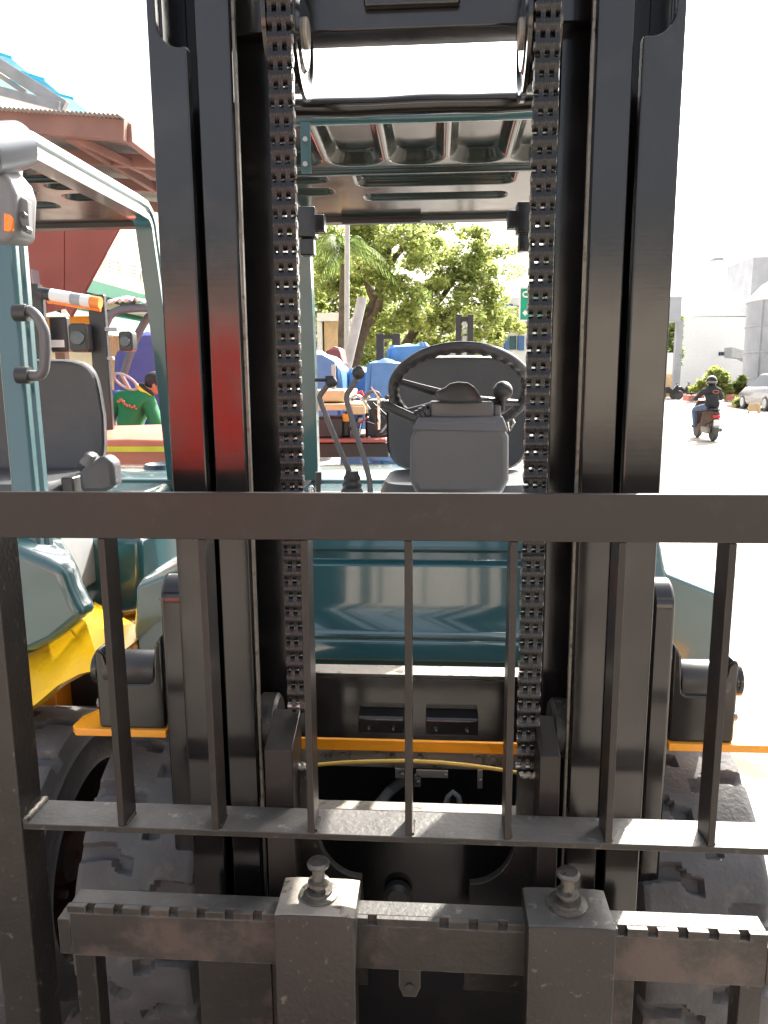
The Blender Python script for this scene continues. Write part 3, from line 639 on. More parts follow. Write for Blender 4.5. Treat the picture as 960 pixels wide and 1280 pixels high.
# ------------------------------------------------------------------ second forklift, to the left
DX, DY = -1.47, .0
F2 = thing('forklift', FK.location+Vector((DX, DY, 0)), 'teal and orange forklift with bright round headlamp and grab handle, parked left of the mast', 'forklift')
keep = ('guard_post', 'roof_panel', 'rear_roof_beam', 'roof_rim', 'front_cowl', 'dash_deck', 'floor_plate', 'engine_hood', 'side_frame', 'counterweight', 'seat_backrest', 'seat_cushion', 'seat_hinge', 'front_wheel', 'front_axle')
for o in [x for x in list(bpy.data.objects) if x.parent == FK and x.name.split('.')[0] in keep]:
    copy_tree(o, F2)
def p2(name, mb, m, par=None, **k): return mb.build(name, m, par or F2, **k)
c = MB(); hp = [W(29, 391, 1.80), W(38, 388, 1.80), W(47, 396, 1.80), W(56, 415, 1.80), W(57, 440, 1.80), W(55, 462, 1.80), W(50, 470, 1.80), W(32, 469, 1.80)]
sm = []
for i in range(len(hp)-1):
    for k in range(4): sm.append(hp[i].lerp(hp[i+1], k/4))
sm.append(hp[-1]); sm = [sm[0]]+[(sm[i-1]+sm[i]*2+sm[i+1])/4 for i in range(1, len(sm)-1)]+[sm[-1]]
c.tube(sm, .0125, 12); gh = p2('grab_handle', c, M['plast'])
for q in (hp[0], hp[-1]):
    c = MB(); c.cyl(q+Vector((-.02, 0, 0)), q+Vector((.012, 0, 0)), .02, n=16); p2('handle_foot', c, M['plastd'], gh)
# fender and orange wheel arch
Yf = 1.69
fp = [(-10, 672), (30, 690), (55, 700), (78, 712), (86, 738), (95, 757), (105, 770), (88, 785), (66, 803), (40, 815), (-10, 822)]
c = MB(); P = [W(a, b, Yf) for a, b in fp]; c.loft([[p+Vector((.0, .0, 0)) for p in P], [p+Vector((.012, .05, .004)) for p in P], [p+Vector((-.26, .5, .004)) for p in P]]); p2('fender', c, M['teal'], bevel=.02, seg=4)
ap = [(-10, 823), (40, 816), (66, 804), (88, 786), (105, 771.5), (113, 790), (121, 812), (127, 836), (108, 838), (90, 845), (70, 857), (45, 880), (-10, 925)]
up_ = [(-30, 836), (5, 826), (40, 815), (66, 803), (88, 785), (105, 770)]; lo_ = [(-30, 935), (10, 902), (45, 880), (72, 857), (98, 843), (126, 836)]
c = MB(); A = [W(a, b, 1.80) for a, b in up_]; B = [W(a, b, 1.545) for a, b in lo_]
c.add(A+B+[p+Vector((0, .06, -.05)) for p in A]+[p+Vector((0, .03, -.012)) for p in B], [(i, i+1, i+7, i+6) for i in range(5)]+[(i+6, i+7, i+19, i+18) for i in range(5)]+[(i+12, i+18, i+19, i+13) for i in range(5)]+[(5, 17, 23, 11), (0, 6, 18, 12)])
c.slab([A[5], B[5], B[5]+Vector((.01, .25, .0)), W(118, 752, 2.1)], (-.006, 0, -.01)); p2('wheel_arch', c, M['litarch'], smooth=60)
c = MB(); c.slab([W(a, b, 1.95) for a, b in ((-20, 800), (128, 800), (140, 930), (-20, 930))], (0, .02, 0)); p2('wheel_well', c, M['plastd'])
c = MB(); c.slab([W(a, b, 2.45) for a, b in ((120, 800), (135, 778), (176, 765), (176, 800), (135, 815))], (0, .5, 0)); p2('step_frame', c, M['orange'], bevel=.006)
c = MB(); c.slab([W(a, b, 2.15) for a, b in ((-20, 672), (176, 672), (178, 762), (150, 768), (112, 778), (-20, 800))], (0, .5, .0)); p2('side_panel', c, M['tealcowl'], bevel=.02, seg=3)
# headlamp
Yh = 1.72; q = W(-2, 186, Yh); R_ = .052; ax = Vector((-.30, -.88, -.36)).normalized(); u_ = ax.cross(Vector((0, 0, 1))).normalized(); v_ = ax.cross(u_)
def disc(prof, ctr, n=32):
    b = MB(); vs = []
    for r, h in prof:
        for j in range(n):
            t = 2*math.pi*j/n; vs.append(ctr+u_*r*math.cos(t)+v_*r*math.sin(t)+ax*h)
    fs = [(i*n+j, i*n+(j+1) % n, (i+1)*n+(j+1) % n, (i+1)*n+j) for i in range(len(prof)-1) for j in range(n)]
    b.add(vs, fs+[tuple(range(n)), tuple(range(len(vs)-n, len(vs)))]); return b
HL = p2('headlamp', disc([(.02, -.075), (.05, -.062), (R_, -.03), (R_, .045), (R_-.006, .045), (R_-.008, .02), (.02, -.02)], q), M['shell'], smooth=50)
p2('lamp_glass', disc([(R_-.009, .03), (R_-.012, .038), (.04, .05), (.001, .053)], q), M['black'], HL, smooth=60)
c = MB(); c.beam(q-ax*.04, W(38, 198, 1.86), .03, .012); p2('lamp_arm', c, M['plastd'], HL)
# indicator cluster
Yi = 1.70
pl = [W(a, b, Yi) for a, b in ((-40, 192), (-6, 205), (12, 226), (18, 244), (16, 296), (8, 304), (-40, 300))]
c = MB(); c.slab(pl, (0.012, .08, .004)); IC = p2('lamp_housing', c, M['dgrey'], bevel=.012, seg=3)
c = MB(); c.slab([W(a, b, Yi-.004) for a, b in ((-38, 262), (-8, 262), (-2, 266), (-1, 286), (-6, 290), (-38, 290))], (0, .02, 0)); p2('lens', c, M['orlens'], IC, bevel=.003)
c = MB(); c.slab([W(a, b, Yi-.004) for a, b in ((4, 265), (12, 268), (15, 273), (15, 287), (12, 290), (4, 289))], (0, .02, 0)); p2('lens', c, M['orlens'], IC, bevel=.003)
c = MB(); c.slab([W(a, b, Yi+.02) for a, b in ((10, 238), (34, 250), (36, 290), (32, 292), (22, 272))], (0, .02, 0)); p2('mount_plate', c, M['dgrey'], IC, bevel=.003)
c = MB()
for a, b in ((13, 240), (28, 268), (31, 286)): q = W(a, b, Yi+.01); c.cyl(q, q+Vector((0, .02, 0)), .007, n=6)
p2('mount_bolt', c, M['plastd'], IC)
# armrest / parking switch by the seat, dash top scrap
c = MB(); A = [W(a, b, 2.28) for a, b in ((97, 590), (128, 568), (141, 578), (143, 610), (128, 616), (100, 616))]; c.slab(A, (0, .07, 0)); p2('armrest', c, M['vinyl'], bevel=.015, seg=3)
c = MB(); A = [W(a, b, 2.2) for a, b in ((97, 577), (108, 567), (116, 571), (106, 585))]; c.slab(A, (0, .04, 0)); p2('belt_buckle', c, M['plast'], bevel=.006)
c = MB(); q = W(205, 588, 3.3); c.lathe([(.03, 0), (.09, .0), (.08, .02), (.07, .012), (.02, .012)], (q.x, q.y, 1.108), 'z', 20); p2('filler_cap', c, M['glass'])

# ------------------------------------------------------------------ generic boxy helpers for the yard behind
def bx(name, m, par, p, q, y0, y1, bevel=.0, **k):
    """box between photo corners p and q on plane y0, running back to y1"""
    a, b = W(p[0], p[1], y0), W(q[0], q[1], y0); c = MB(); c.box(min(a.x, b.x), max(a.x, b.x), y0, y1, max(0.002, min(a.z, b.z)), max(a.z, b.z)); return c.build(name, m, par, bevel=bevel, **k)

# red forklift behind the second one: hood, counterweight, rear posts with striped light bar, work lamps
F3 = thing('forklift', (-1.75, 5.0, 0), 'faded red forklift with orange and white striped light bar between black posts', 'forklift')
c = MB(); rg = []
for y, w2, z1 in ((4.15, .60, 1.15), (4.3, .68, 1.19), (4.7, .70, 1.20), (5.0, .66, 1.18), (5.05, .6, 1.1)):
    xc = -1.72; rg.append([(xc+x, y, z) for x, z in ((-w2, .35), (w2, .35), (w2, z1-.08), (w2-.05, z1), (0, z1+.015), (-w2+.05, z1), (-w2, z1-.08))])
c.loft(rg); p2('counterweight', c, M['salmon'], F3, bevel=.01)
c = MB(); c.box(-2.35, -1.05, 4.13, 4.149, 1.10, 1.128); p2('yellow_stripe', c, M['ytrim'], F3)
c = MB(); c.box(-2.3, -1.1, 5.055, 5.9, .4, 1.02); p2('body', c, M['red'], F3, bevel=.02)
for a, b in ((-22, 6), (38, 52), (108, 129)):
    t0, b0 = W(a, 362, 4.4), W(b, 362, 4.4); c = MB(); c.box(t0.x, b0.x, 4.4, 4.44, 1.15, W(a, 360 if a < 100 else 368, 4.4).z); p2('guard_post', c, M['plastd'], F3, bevel=.008)
c = MB(); A, B = W(50, 362, 4.36), W(134, 382, 4.36)
seg = [(50, 57, 'plastd'), (57, 64, 'black'), (64, 90, 'white'), (90, 102, 'lgrey'), (102, 114, 'white'), (114, 126, 'orlens')]
LBp = thing('light_bar', (0, 0, 0), None, None); LBp.parent = F3; LBp.location = W(90, 370, 4.36)-F3.location
for a, b, mm in seg:
    f = lambda t: W(t, 366+(t-50)*.17, 4.36); c = MB(); c.cyl(f(a), f(b-.4), .034, n=18); p2('bar_segment', c, M[mm], LBp)
c = MB(); c.cyl(W(60, 376, 4.38), W(126, 387, 4.38), .014, n=12); p2('bar_segment', c, M['orlens'], LBp)
c = MB(); c.beam(W(-30, 357, 4.42), W(50, 361, 4.42), .05, .05); c.beam(W(50, 362, 4.45), W(132, 372, 4.45), .05, .012); p2('roof_beam', c, M['plastd'], F3)
for (a, b, cc, d) in ((84, 404, 110, 440), (147, 414, 166, 439)):
    Y = 4.3; p, q = W(a, b, Y), W(cc, d, Y); xm, zm = (p.x+q.x)/2, (p.z+q.z)/2; r = (q.x-p.x)/2
    c = MB(); c.prism(rrect(p.x, q.x, q.z, p.z, r*.45), 'y', Y, Y+.08); wl_ = p2('work_lamp', c, M['plastd'], F3, bevel=.01)
    c = MB(); c.lathe([(.001, 0), (r*.7, 0), (r*.75, .01)], (xm, Y-.012, zm), 'y', 20); p2('lamp_lens', c, M['glass'], wl_)
bx('mirror_panel', M['plastd'], F3, (60, 396), (86, 440), 4.5, 4.55, bevel=.01)
bx('white_plate', M['white'], F3, (61, 425), (80, 434), 4.49, 4.499)
bx('side_arm', M['lgrey'], F3, (130, 409), (146, 414), 4.4, 4.44, bevel=.004)
bx('pivot_pin', M['lgrey'], F3, (133, 446), (141, 450), 4.4, 4.43, bevel=.004)

# grey forklift with arched guard and crumpled paper on its roof
F4 = thing('forklift', (-2.4, 6.8, 0), 'grey forklift with arched overhead guard and crumpled paper on its roof', 'forklift')
Y = 6.2
def tb(name, pts, r, m, par, Y0=Y, n=10):
    c = MB(); P = [W(a, b, Y0) for a, b in pts]; sm = []
    for i in range(len(P)-1):
        for k in range(4): sm.append(P[i].lerp(P[i+1], k/4))
    sm.append(P[-1]); sm = [sm[0]]+[(sm[i-1]+sm[i]*2+sm[i+1])/4 for i in range(1, len(sm)-1)]+[sm[-1]]
    c.tube(sm, r, n); return c.build(name, m, par)
M['stgrey'] = mat('slate_grey_paint', (.10, .115, .14), .35, coat=.3)
tb('guard_post', [(120, 560), (124, 450), (130, 410), (138, 393), (150, 387), (175, 385), (215, 386)], .032, M['stgrey'], F4)
tb('guard_post', [(151, 480), (160, 450), (172, 418), (184, 397), (198, 388), (220, 386)], .034, M['stgrey'], F4, 6.9)
c = MB(); c.slab([W(150, 388, 6.2), W(240, 388, 6.2), W(240, 392, 7.2), W(165, 392, 7.2)], (0, 0, .05)); c.build('roof_plate', M['stgrey'], F4, bevel=.01)
random.seed(3)
c = MB(); r1 = [[0]*9 for _ in range(14)]
rnd = [[random.uniform(0, 1) for _ in range(9)] for _ in range(14)]
c.grid(lambda u, v: W(134+50*u, 384-(4+11*rnd[int(u*13)][int(v*8)]*(1-abs(2*u-1)*.5)), 6.15+.35*v), 14, 9)
crp = c.build('paper_sheet', M['white'], None, smooth=20, solid=.003)
tag(crp, 'crumpled pale paper lying on the roof of the grey forklift', 'paper')
def wheelring(ctr, R_, nrm_, r, name, m, par):
    nrm_ = Vector(nrm_).normalized(); a = nrm_.cross(Vector((1, 0, 0))).normalized(); b = nrm_.cross(a); c = MB()
    c.tube([ctr+(a*math.cos(t)+b*math.sin(t))*R_ for t in [2*math.pi*i/36 for i in range(36)]], r, 8, closed=True)
    c.beam(ctr-a*R_, ctr+a*R_, .02, .02); return c.build(name, m, par)
wheelring(W(157, 477, 5.9), .095, (.3, .6, .75), .010, 'steering_wheel', M['lgrey'], F4)
bx('body', M['red'], F4, (165, 535), (300, 700), 6.9, 7.8, bevel=.02); bx('seat_box', M['ptarp'], F4, (120, 488), (150, 560), 6.8, 7.0, bevel=.02)

# beige wall panel, cream bar and wooden rack behind the mechanic
c = MB(); a, b = W(128, 420, 8.6), W(163, 560, 8.6)
for i in range(6):
    x0 = a.x+(b.x-a.x)*i/6; c.box(x0+.004, a.x+(b.x-a.x)*(i+1)/6-.004, 8.6, 8.63, .02, a.z)
pan = thing('board_stack', (W(140, 420, 8.6).x, 8.6, 0), 'tall tan board panel standing behind the mechanic', 'board'); c.build('board', M['tan'], pan)
rk = thing('shelf_rack', (W(185, 470, 8.0).x, 8.0, 0), 'cream topped rack of cartons seen past the mechanic in green', 'rack')
bx('shelf_top', M['beige'], rk, (158, 462), (215, 467), 8.0, 8.5, bevel=.01); bx('shelf_top', M['beige'], rk, (158, 469), (215, 475), 8.05, 8.5, bevel=.01)
for i in range(4): bx('carton', M['beige'], rk, (186+i*9, 490), (194+i*9, 528), 8.1, 8.4, bevel=.01)
for i in (0, 1): bx('rack_leg', M['orange'], rk, (187+i*24, 528), (190+i*24, 600), 8.1, 8.15)
# draped covers
def drape(name, outline, Y, depth, m, lab, seed=0, folds=7, bottom=None, cat='tarpaulin', group=None):
    """cloth over a hidden machine: outline = top edge points (px,py) left to right; falls to ground level folds"""
    random.seed(seed); T = [W(a, b, Y) for a, b in outline]; x0, x1 = T[0].x, T[-1].x
    def top(x):
        for i in range(len(T)-1):
            if x <= T[i+1].x+1e-6: return T[i].z+(T[i+1].z-T[i].z)*(x-T[i].x)/max(1e-6, (T[i+1].x-T[i].x))
        return T[-1].z
    zb = bottom if bottom is not None else .05; nu, nv = 120, 30; ph = [random.uniform(0, 6) for _ in range(6)]
    def fn(u, v):                       # u round the perimeter, v from top centre to hem
        a = 2*math.pi*u; cx_, cy_ = math.cos(a), math.sin(a); e = .2
        sx = math.copysign(abs(cx_)**e, cx_); sy = math.copysign(abs(cy_)**e, cy_)
        if v < .3:
            k = v/.3; x = (x0+x1)/2+(x1-x0)/2*sx*k; y = Y+depth/2+depth/2*sy*k
            return Vector((x, y, top(x)-.03*k**4+.03*math.sin(x*17+ph[0])*math.sin(y*9)-.035*abs(math.sin(x*6+ph[1]))))
        k = (v-.3)/.7; am = .035*k**.5; fo = (abs(math.sin(a*folds+ph[1]+1.5*math.sin(a*3+ph[2])+k*.6))-.6)*am*2.2+math.sin(a*folds*3.3+ph[3]+k*2)*am*.5
        x = (x0+x1)/2+((x1-x0)/2*1.02+fo+.05*k)*sx; y = Y+depth/2+(depth/2+fo+.05*k)*sy; zt = top((x0+x1)/2+(x1-x0)/2*sx)
        return Vector((x, y, zt-.03-(zt-.03-zb)*k+.02*math.sin(a*9+ph[4])*k))
    c = MB(); c.grid(fn, nu, nv, closeu=True); o = c.build(name, m, None, smooth=28, recalc=False, solid=.004, at=((x0+x1)/2, Y+depth/2, 0))
    return tag(o, lab, cat, group)
drape('tarp_cover', [(141, 440), (160, 418), (178, 412), (200, 410), (222, 424)], 7.4, 1.0, M['ptarp'], 'purple blue tarpaulin draped over a machine behind the grey forklift', 5)
drape('tarp_cover', [(382, 440), (398, 437), (408, 440), (418, 448), (424, 458)], 8.0, .9, M['tarp'], 'blue tarpaulin cover nearest the left edge of the seat view, beside the leaning pole', 1, bottom=.85)
drape('tarp_cover', [(432, 464), (445, 457), (458, 460), (466, 470)], 8.6, .8, M['tarp'], 'dull teal blue tarpaulin cover behind the knob of the right control lever', 2, bottom=.4)
drape('tarp_cover', [(459, 449), (475, 448), (500, 449)], 8.2, .8, M['tarp'], 'low square blue tarpaulin cover directly left of the tall covered one', 3, bottom=.6)
drape('tarp_cover', [(484, 432), (495, 428), (515, 427), (536, 427)], 8.9, .8, M['tarp'], 'tall blue tarpaulin cover rising above the left of the steering wheel', 4, bottom=.5)
drape('cloth_cover', [(408, 434), (416, 432), (424, 434), (427, 446)], 10, .6, M['redwall'], 'small dark red cover behind the leftmost blue tarpaulin', 6, bottom=.9, cat='cover')
# stripped machine among the tarps
SM = thing('stripped_machine', (W(430, 560, 5.6).x, 5.8, 0), 'stripped forklift chassis with bare engine seen behind the control levers', 'machine')
Y = 5.6
bx('deck_board', M['tan'], SM, (383, 488), (431, 502), Y, Y+.9, bevel=.01); bx('deck_board', M['tan'], SM, (392, 505), (455, 513), Y-.1, Y+.7, bevel=.008)
bx('deck_board', M['beige'], SM, (440, 508), (456, 518), Y-.12, Y-.101+.3, bevel=.004)
bx('base_block', M['plastd'], SM, (378, 553.5), (486, 572), Y-.1, Y+.9, bevel=.01); bx('side_tank', M['plastd'], SM, (380, 522), (428, 548), Y-.05, Y+.3, bevel=.015); bx('chassis_rail', M['redwall'], SM, (380, 549), (482, 553), Y-.14, Y+.9, bevel=.005)
bx('chassis_rail', M['orange'], SM, (428, 517), (436, 527), Y-.02, Y+.2, bevel=.004); bx('panel', M['lgrey'], SM, (414, 456), (420, 500), Y+.3, Y+.32, bevel=.003)
bx('battery', M['plastd'], SM, (428, 526), (437, 546), Y, Y+.2, bevel=.01); bx('radiator', M['plast'], SM, (437, 538), (447, 548), Y-.03, Y+.1, bevel=.006)
bx('engine_block', M['plastd'], SM, (456, 500), (487, 548), Y+.05, Y+.5, bevel=.02)
random.seed(11)
for i in range(26):
    a, b = random.uniform(440, 485), random.uniform(496, 548); c = MB(); q = W(a, b, Y-.03+random.uniform(-.06, .05)); r = random.uniform(.008, .026)
    d = Vector((random.uniform(-1, 1), random.uniform(-.3, .3), random.uniform(-1, 1))).normalized()*random.uniform(.03, .12)
    if i % 3: c.cyl(q-d, q+d, r*.45, n=8)
    else: c.lathe([(.004, 0), (r, .005), (r, .03), (.004, .035)], q, 'y', 14)
    c.build('engine_part', random.choice([M['plastd'], M['chrome'], M['lgrey'], M['tan'], M['plastd']]), SM)
c = MB(); q = W(466, 498, Y); c.tube([q+Vector((.055*math.cos(t), 0, .05*math.sin(t))) for t in [math.pi*i/12 for i in range(13)]], .012, 10); c.build('air_pipe', M['plast'], SM)
c = MB(); c.tube([W(436, 500, Y), W(445, 494, Y), W(452, 497, Y), W(457, 505, Y), W(462, 512, Y)], .011, 8); c.build('fuel_pipe', M['silver'], SM)
c = MB(); c.tube([W(446, 492, Y), W(452, 489, Y), W(455, 496, Y)], .008, 8); c.build('red_hose', M['red'], SM)
# black masts standing beyond
def farmast(x0, x1, pt, Y, lab, pb=600):
    t = thing('forklift_mast', (W((x0+x1)/2, 500, Y).x, Y, 0), lab, 'mast')
    wv = (W(x1, pt, Y).x-W(x0, pt, Y).x)
    for a, b in ((x0, x0+(x1-x0)*.32), (x1-(x1-x0)*.32, x1)): 
        p, q = W(a, pt, Y), W(b, pt, Y); c = MB(); c.box(p.x, q.x, Y, Y+.12, .05, p.z); c.build('mast_rail', M['plastd'], t, bevel=.004)
    c = MB(); p, q = W(x0, pt, Y), W(x1, pt, Y)
    for k in range(3): zz = p.z-.02-.5*k; c.box(p.x, q.x, Y+.02, Y+.08, zz-.06, zz)
    c.build('crossmember', M['plastd'], t); return t
mm = farmast(570, 592, 393, 7.6, 'narrow black mast rising directly behind the steering wheel top')
for k in range(7):
    c = MB(); q = W(580.5, 405+k*9, 7.58); c.box(q.x-.02, q.x+.02, 7.575, 7.6, q.z-.022, q.z+.022); c.build('hose_plate', M['silver'], mm)
farmast(470, 500, 417, 12, 'distant black mast frame standing left of the tall blue tarpaulin')
# guard pole, leaning pole
c = MB(); c.cyl(W(433, 560, 16), W(434, 275, 16), .06, .05, n=12); o = c.build('street_pole', M['pole'], None, at=(W(433, 500, 16).x, 16, 0)); tag(o, 'upright pale pole standing in front of the leaning tree', 'pole')
c = MB(); c.cyl(W(406, 575, 14), W(453, 372, 14), .11, .09, n=12); o = c.build('leaning_pole', M['pole'], None, at=W(406, 575, 14)*1.0); tag(o, 'grey pole leaning right against the dark tree trunk', 'pole')
c = MB(); c.cyl(W(431.5, 560, 9), W(431.5, 455, 9), .02, n=8); c.cyl(W(420, 455, 9), W(434, 455, 9), .015, n=8); o = c.build('thin_post', M['lgrey'], None, at=(W(431, 500, 9).x, 9, 0)); tag(o, 'thin grey steel post with short crossbar between the blue tarpaulins', 'post')

# ------------------------------------------------------------------ trees
def leafy(c, ctr, rad, n, size, mats=(0, 1, 2), wts=(5, 5, 2), droop=.3):
    for _ in range(n):
        while True:
            v = Vector((random.uniform(-1, 1), random.uniform(-1, 1), random.uniform(-1, 1)))
            if .25 < v.length < 1: break
        p = Vector(ctr)+Vector((v.x*rad[0], v.y*rad[1], v.z*rad[2])); s = size*random.uniform(.6, 1.3)
        a = Vector((random.uniform(-1, 1), random.uniform(-1, 1), random.uniform(-.6-droop, .5))).normalized()*s
        b = a.cross(Vector((random.uniform(-1, 1), random.uniform(-1, 1), random.uniform(-1, 1)))).normalized()*s*.42
        c.add([p-a, p-a*.1+b, p+a, p-a*.1-b], [(0, 1, 2, 3)], random.choices(mats, wts)[0])
def limb(c, pts, r0, r1, n=9):
    P = [Vector(p) for p in pts]; sm = []
    for i in range(len(P)-1):
        for k in range(3): sm.append(P[i].lerp(P[i+1], k/3)+Vector((random.uniform(-1, 1), random.uniform(-1, 1), 0))*.02)
    sm.append(P[-1]); c.tube(sm, [r0+(r1-r0)*i/(len(sm)-1) for i in range(len(sm))], n)
def tree(name, lab, base, limbs, clumps, Y, leaf=.15, n=500, wts=(5, 5, 2), group=None):
    t = thing(name, base, lab, 'tree', group); c = MB()
    for pts, r0, r1 in limbs: limb(c, [W(a, b, Y+dy) for a, b, dy in pts], r0, r1)
    c.build('trunk', M['bark'], t, smooth=60); c = MB()
    for px_, py_, dy, r in clumps:
        ctr = W(px_, py_, Y+dy); rr = r*Y/960
        for k in range(max(4, int(r/3.0))):
            o = Vector((random.gauss(0, .55), random.gauss(0, .6), random.gauss(0, .5)))*rr; q = rr*random.uniform(.28, .56)
            leafy(c, ctr+o, (q*1.25, q*1.1, q*.85), int(n*.15), leaf, wts=wts)
    c.build('crown', [M['leafA'], M['leafB'], M['leafC']], t, smooth=0, recalc=False); return t
random.seed(21)
Y = 24
tree('leaning_tree', 'large tree with dark trunk leaning right, behind the two pale poles', (W(438, 560, Y).x, Y, 0),
     [([(434, 500, 0), (440, 460, 0), (452, 420, 0), (468, 375, 0), (482, 345, .3), (487, 310, .5), (480, 280, .5)], .24, .07), ([(455, 410, 0), (470, 392, -.3), (478, 365, -.5), (500, 345, -.6)], .16, .06), ([(468, 375, 0), (455, 345, .6), (440, 325, .8), (425, 300, .8)], .14, .05), ([(486, 330, .4), (505, 310, .2), (520, 290, 0)], .10, .04)],
     [(412, 300, 1, 30), (440, 288, .5, 34), (476, 284, 0, 32), (512, 292, .5, 30), (430, 335, .6, 36), (475, 325, -.4, 32), (505, 335, -.6, 34), (408, 365, 1, 24), (445, 385, .8, 26), (500, 380, -.4, 30), (475, 415, 1, 24), (410, 405, 1.5, 20), (530, 308, 0, 22)], Y, .085, 1250, (6, 8, .6))
Y = 26
tree('spreading_tree', 'broad yellow green tree with forked trunk right of the leaning tree', (W(508, 560, Y).x, Y, 0),
     [([(500, 470, 0), (508, 430, 0), (525, 402, 0), (540, 385, 0), (560, 362, 0), (575, 335, .3)], .20, .06), ([(530, 398, 0), (552, 398, -.5), (575, 385, -.5), (600, 380, -.5)], .15, .05), ([(520, 410, 0), (508, 385, .5), (505, 360, .5)], .12, .05)],
     [(545, 318, 0, 28), (575, 312, .5, 30), (604, 332, 0, 28), (560, 348, -.5, 32), (598, 365, 0, 30), (620, 385, .4, 24), (545, 385, -.6, 28), (580, 400, -.5, 32), (612, 418, .2, 26), (545, 420, -.2, 24), (520, 425, .5, 22), (590, 432, .8, 22), (628, 405, .3, 18)], Y, .085, 1250, (5, 10, .5))
Y = 34
tree('bushy_tree', 'darker green tree mass low behind the leaning trunk', (W(470, 560, Y).x, Y, 0),
     [([(480, 480, 0), (482, 440, 0), (478, 410, 0)], .22, .08)],
     [(400, 330, 0, 30), (405, 420, 0, 26), (460, 440, 0, 26), (500, 445, 0, 22), (530, 440, 0, 18), (445, 360, 0, 40), (400, 375, 0, 30), (490, 400, 0, 34)], Y, .14, 700, (6, 4, 2))
# fan palm in front
Y = 20; PT = thing('palm_tree', (W(434, 560, Y).x, Y, 0), 'palm with drooping narrow fronds at the top left of the tree group', 'tree')
c = MB(); limb(c, [W(425, 520, Y), W(428, 420, Y), (W(430, 330, Y))], .13, .09); c.build('trunk', M['bark'], PT, smooth=60)
c = MB(); pc = W(430, 312, Y)
for k in range(30):
    t = random.uniform(0, 2*math.pi); el = random.uniform(-.1, 1.25); L = random.uniform(1.0, 1.5); d = Vector((math.cos(t)*math.cos(el), math.sin(t)*math.cos(el), math.sin(el)))
    pts = [pc+d*L*(i/8)+Vector((0, 0, -.75*L*(i/8)**2.2)) for i in range(9)]
    for i in range(1, 9):
        tang = (pts[i]-pts[i-1]).normalized(); side = tang.cross(Vector((0, 0, 1)))
        if side.length < .05: side = Vector((1, 0, 0))
        side.normalize(); ll = .34*math.sin(math.pi*min(1, (i+.6)/9))+.05
        for sg in (-1, 1):
            for q in (0, .5):
                p0 = pts[i-1].lerp(pts[i], q); tip = p0+side*sg*ll*.55+tang*ll*.6+Vector((0, 0, -ll*.75)); w2 = tang*.02
                c.add([p0-w2, p0+w2, tip], [(0, 1, 2)], random.choice((0, 0, 2)))
    c.tube(pts, [.012]*8+[.004], 4)
c.build('crown', [M['leafA'], M['leafB'], M['leafC']], PT, smooth=0, recalc=False)
# low wall, kiosk and garden seen under the trees
kio = thing('kiosk', (W(410, 450, 22).x, 22, 0), 'small brown kiosk with pale roof behind the leftmost tarpaulins', 'building')
bx('wall', M['tan'], kio, (405, 402), (422, 480), 22, 24); bx('roof', M['white'], kio, (396, 391), (427, 401), 21.8, 24.2); bx('wall', M['white'], kio, (396, 402), (404, 480), 22.01, 23.5)
gw = bx('garden_wall', M['cream'], None, (380, 430), (560, 500), 38, 38.3); tag(gw, 'long pale boundary wall under the trees', 'wall')

# ------------------------------------------------------------------ buildings centre right
B1 = thing('house', (W(640, 470, 34).x, 34, 0), 'white two storey house with blue shutters left of the green road sign', 'building')
bx('wall', M['white'], B1, (612, 408), (720, 500), 34, 42); bx('wall', M['white'], B1, (628, 372), (720, 400), 34.4, 41); bx('balcony_slab', M['beige'], B1, (612, 400), (667, 408), 33.5, 35)
bx('roof_box', M['blueframe'], B1, (633, 380), (641, 386), 34.2, 34.39)
for a, b, cc, d in ((643, 382, 649, 399), (637, 420, 655, 437), (626, 420, 633, 437)):
    f = bx('window', M['glass'], B1, (a, b), (cc, d), 33.93, 33.97); f2 = bx('frame', M['lgrey'], f, ((a+cc)/2-.4, b), ((a+cc)/2+.4, d), 33.88, 33.92)
for a, cc in ((631, 635.5), (648, 655)): bx('shutter', M['blueframe'], B1, (a, 420), (cc, 438), 33.86, 33.91)
B2 = thing('low_wall_house', (W(690, 470, 40).x, 40, 0), 'pale building with a red lower wall behind the right lift chain', 'building')
bx('wall', M['white'], B2, (640, 455), (760, 530), 40, 48); bx('lower_wall', M['redbeam'], B2, (675, 515), (700, 566), 12, 12.4)
# road sign
SG = thing('road_sign', (W(700, 400, 22).x, 22, 0), 'green overhead road sign with white U-turn and left arrows behind the right chain', 'sign')
a, b = W(650, 359, 22), W(748, 400, 22); c = MB(); c.box(a.x, b.x, 22, 22.05, b.z, a.z); c.build('board', M['sign'], SG)
c = MB()
for p, q in (((649, 358), (749, 359.2)), ((649, 399.6), (749, 400.8))): p_, q_ = W(*p, 21.99), W(*q, 21.99); c.box(p_.x, q_.x, 21.985, 21.998, q_.z, p_.z)
for x in (649, 748): p_, q_ = W(x, 358, 21.99), W(x+1.2, 400.8, 21.99); c.box(p_.x, q_.x, 21.98, 21.984, q_.z, p_.z)
c.build('border', M['white'], SG)
c = MB(); zc_ = W(658, 368, 21.97); u = 22/960
pts = [W(662.5, 365, 21.97), W(657, 365, 21.97)]+[W(656.5-2.6*math.sin(math.radians(t)), 368-3*math.cos(math.radians(t)), 21.97) for t in range(20, 161, 20)]+[W(657, 371, 21.97), W(662.5, 371, 21.97)]
for i in range(len(pts)-1): c.beam(pts[i], pts[i+1], .02, .045)
c.build('u_turn_arrow', M['white'], SG)
c = MB(); A = [(653, 391), (657, 386.5), (657, 389.2), (660.5, 388.3), (660.5, 393.5), (657, 392.8), (657, 395.5)]; c.slab([W(p, q, 21.97) for p, q in A], (0, .02, 0)); c.build('left_arrow', M['white'], SG)
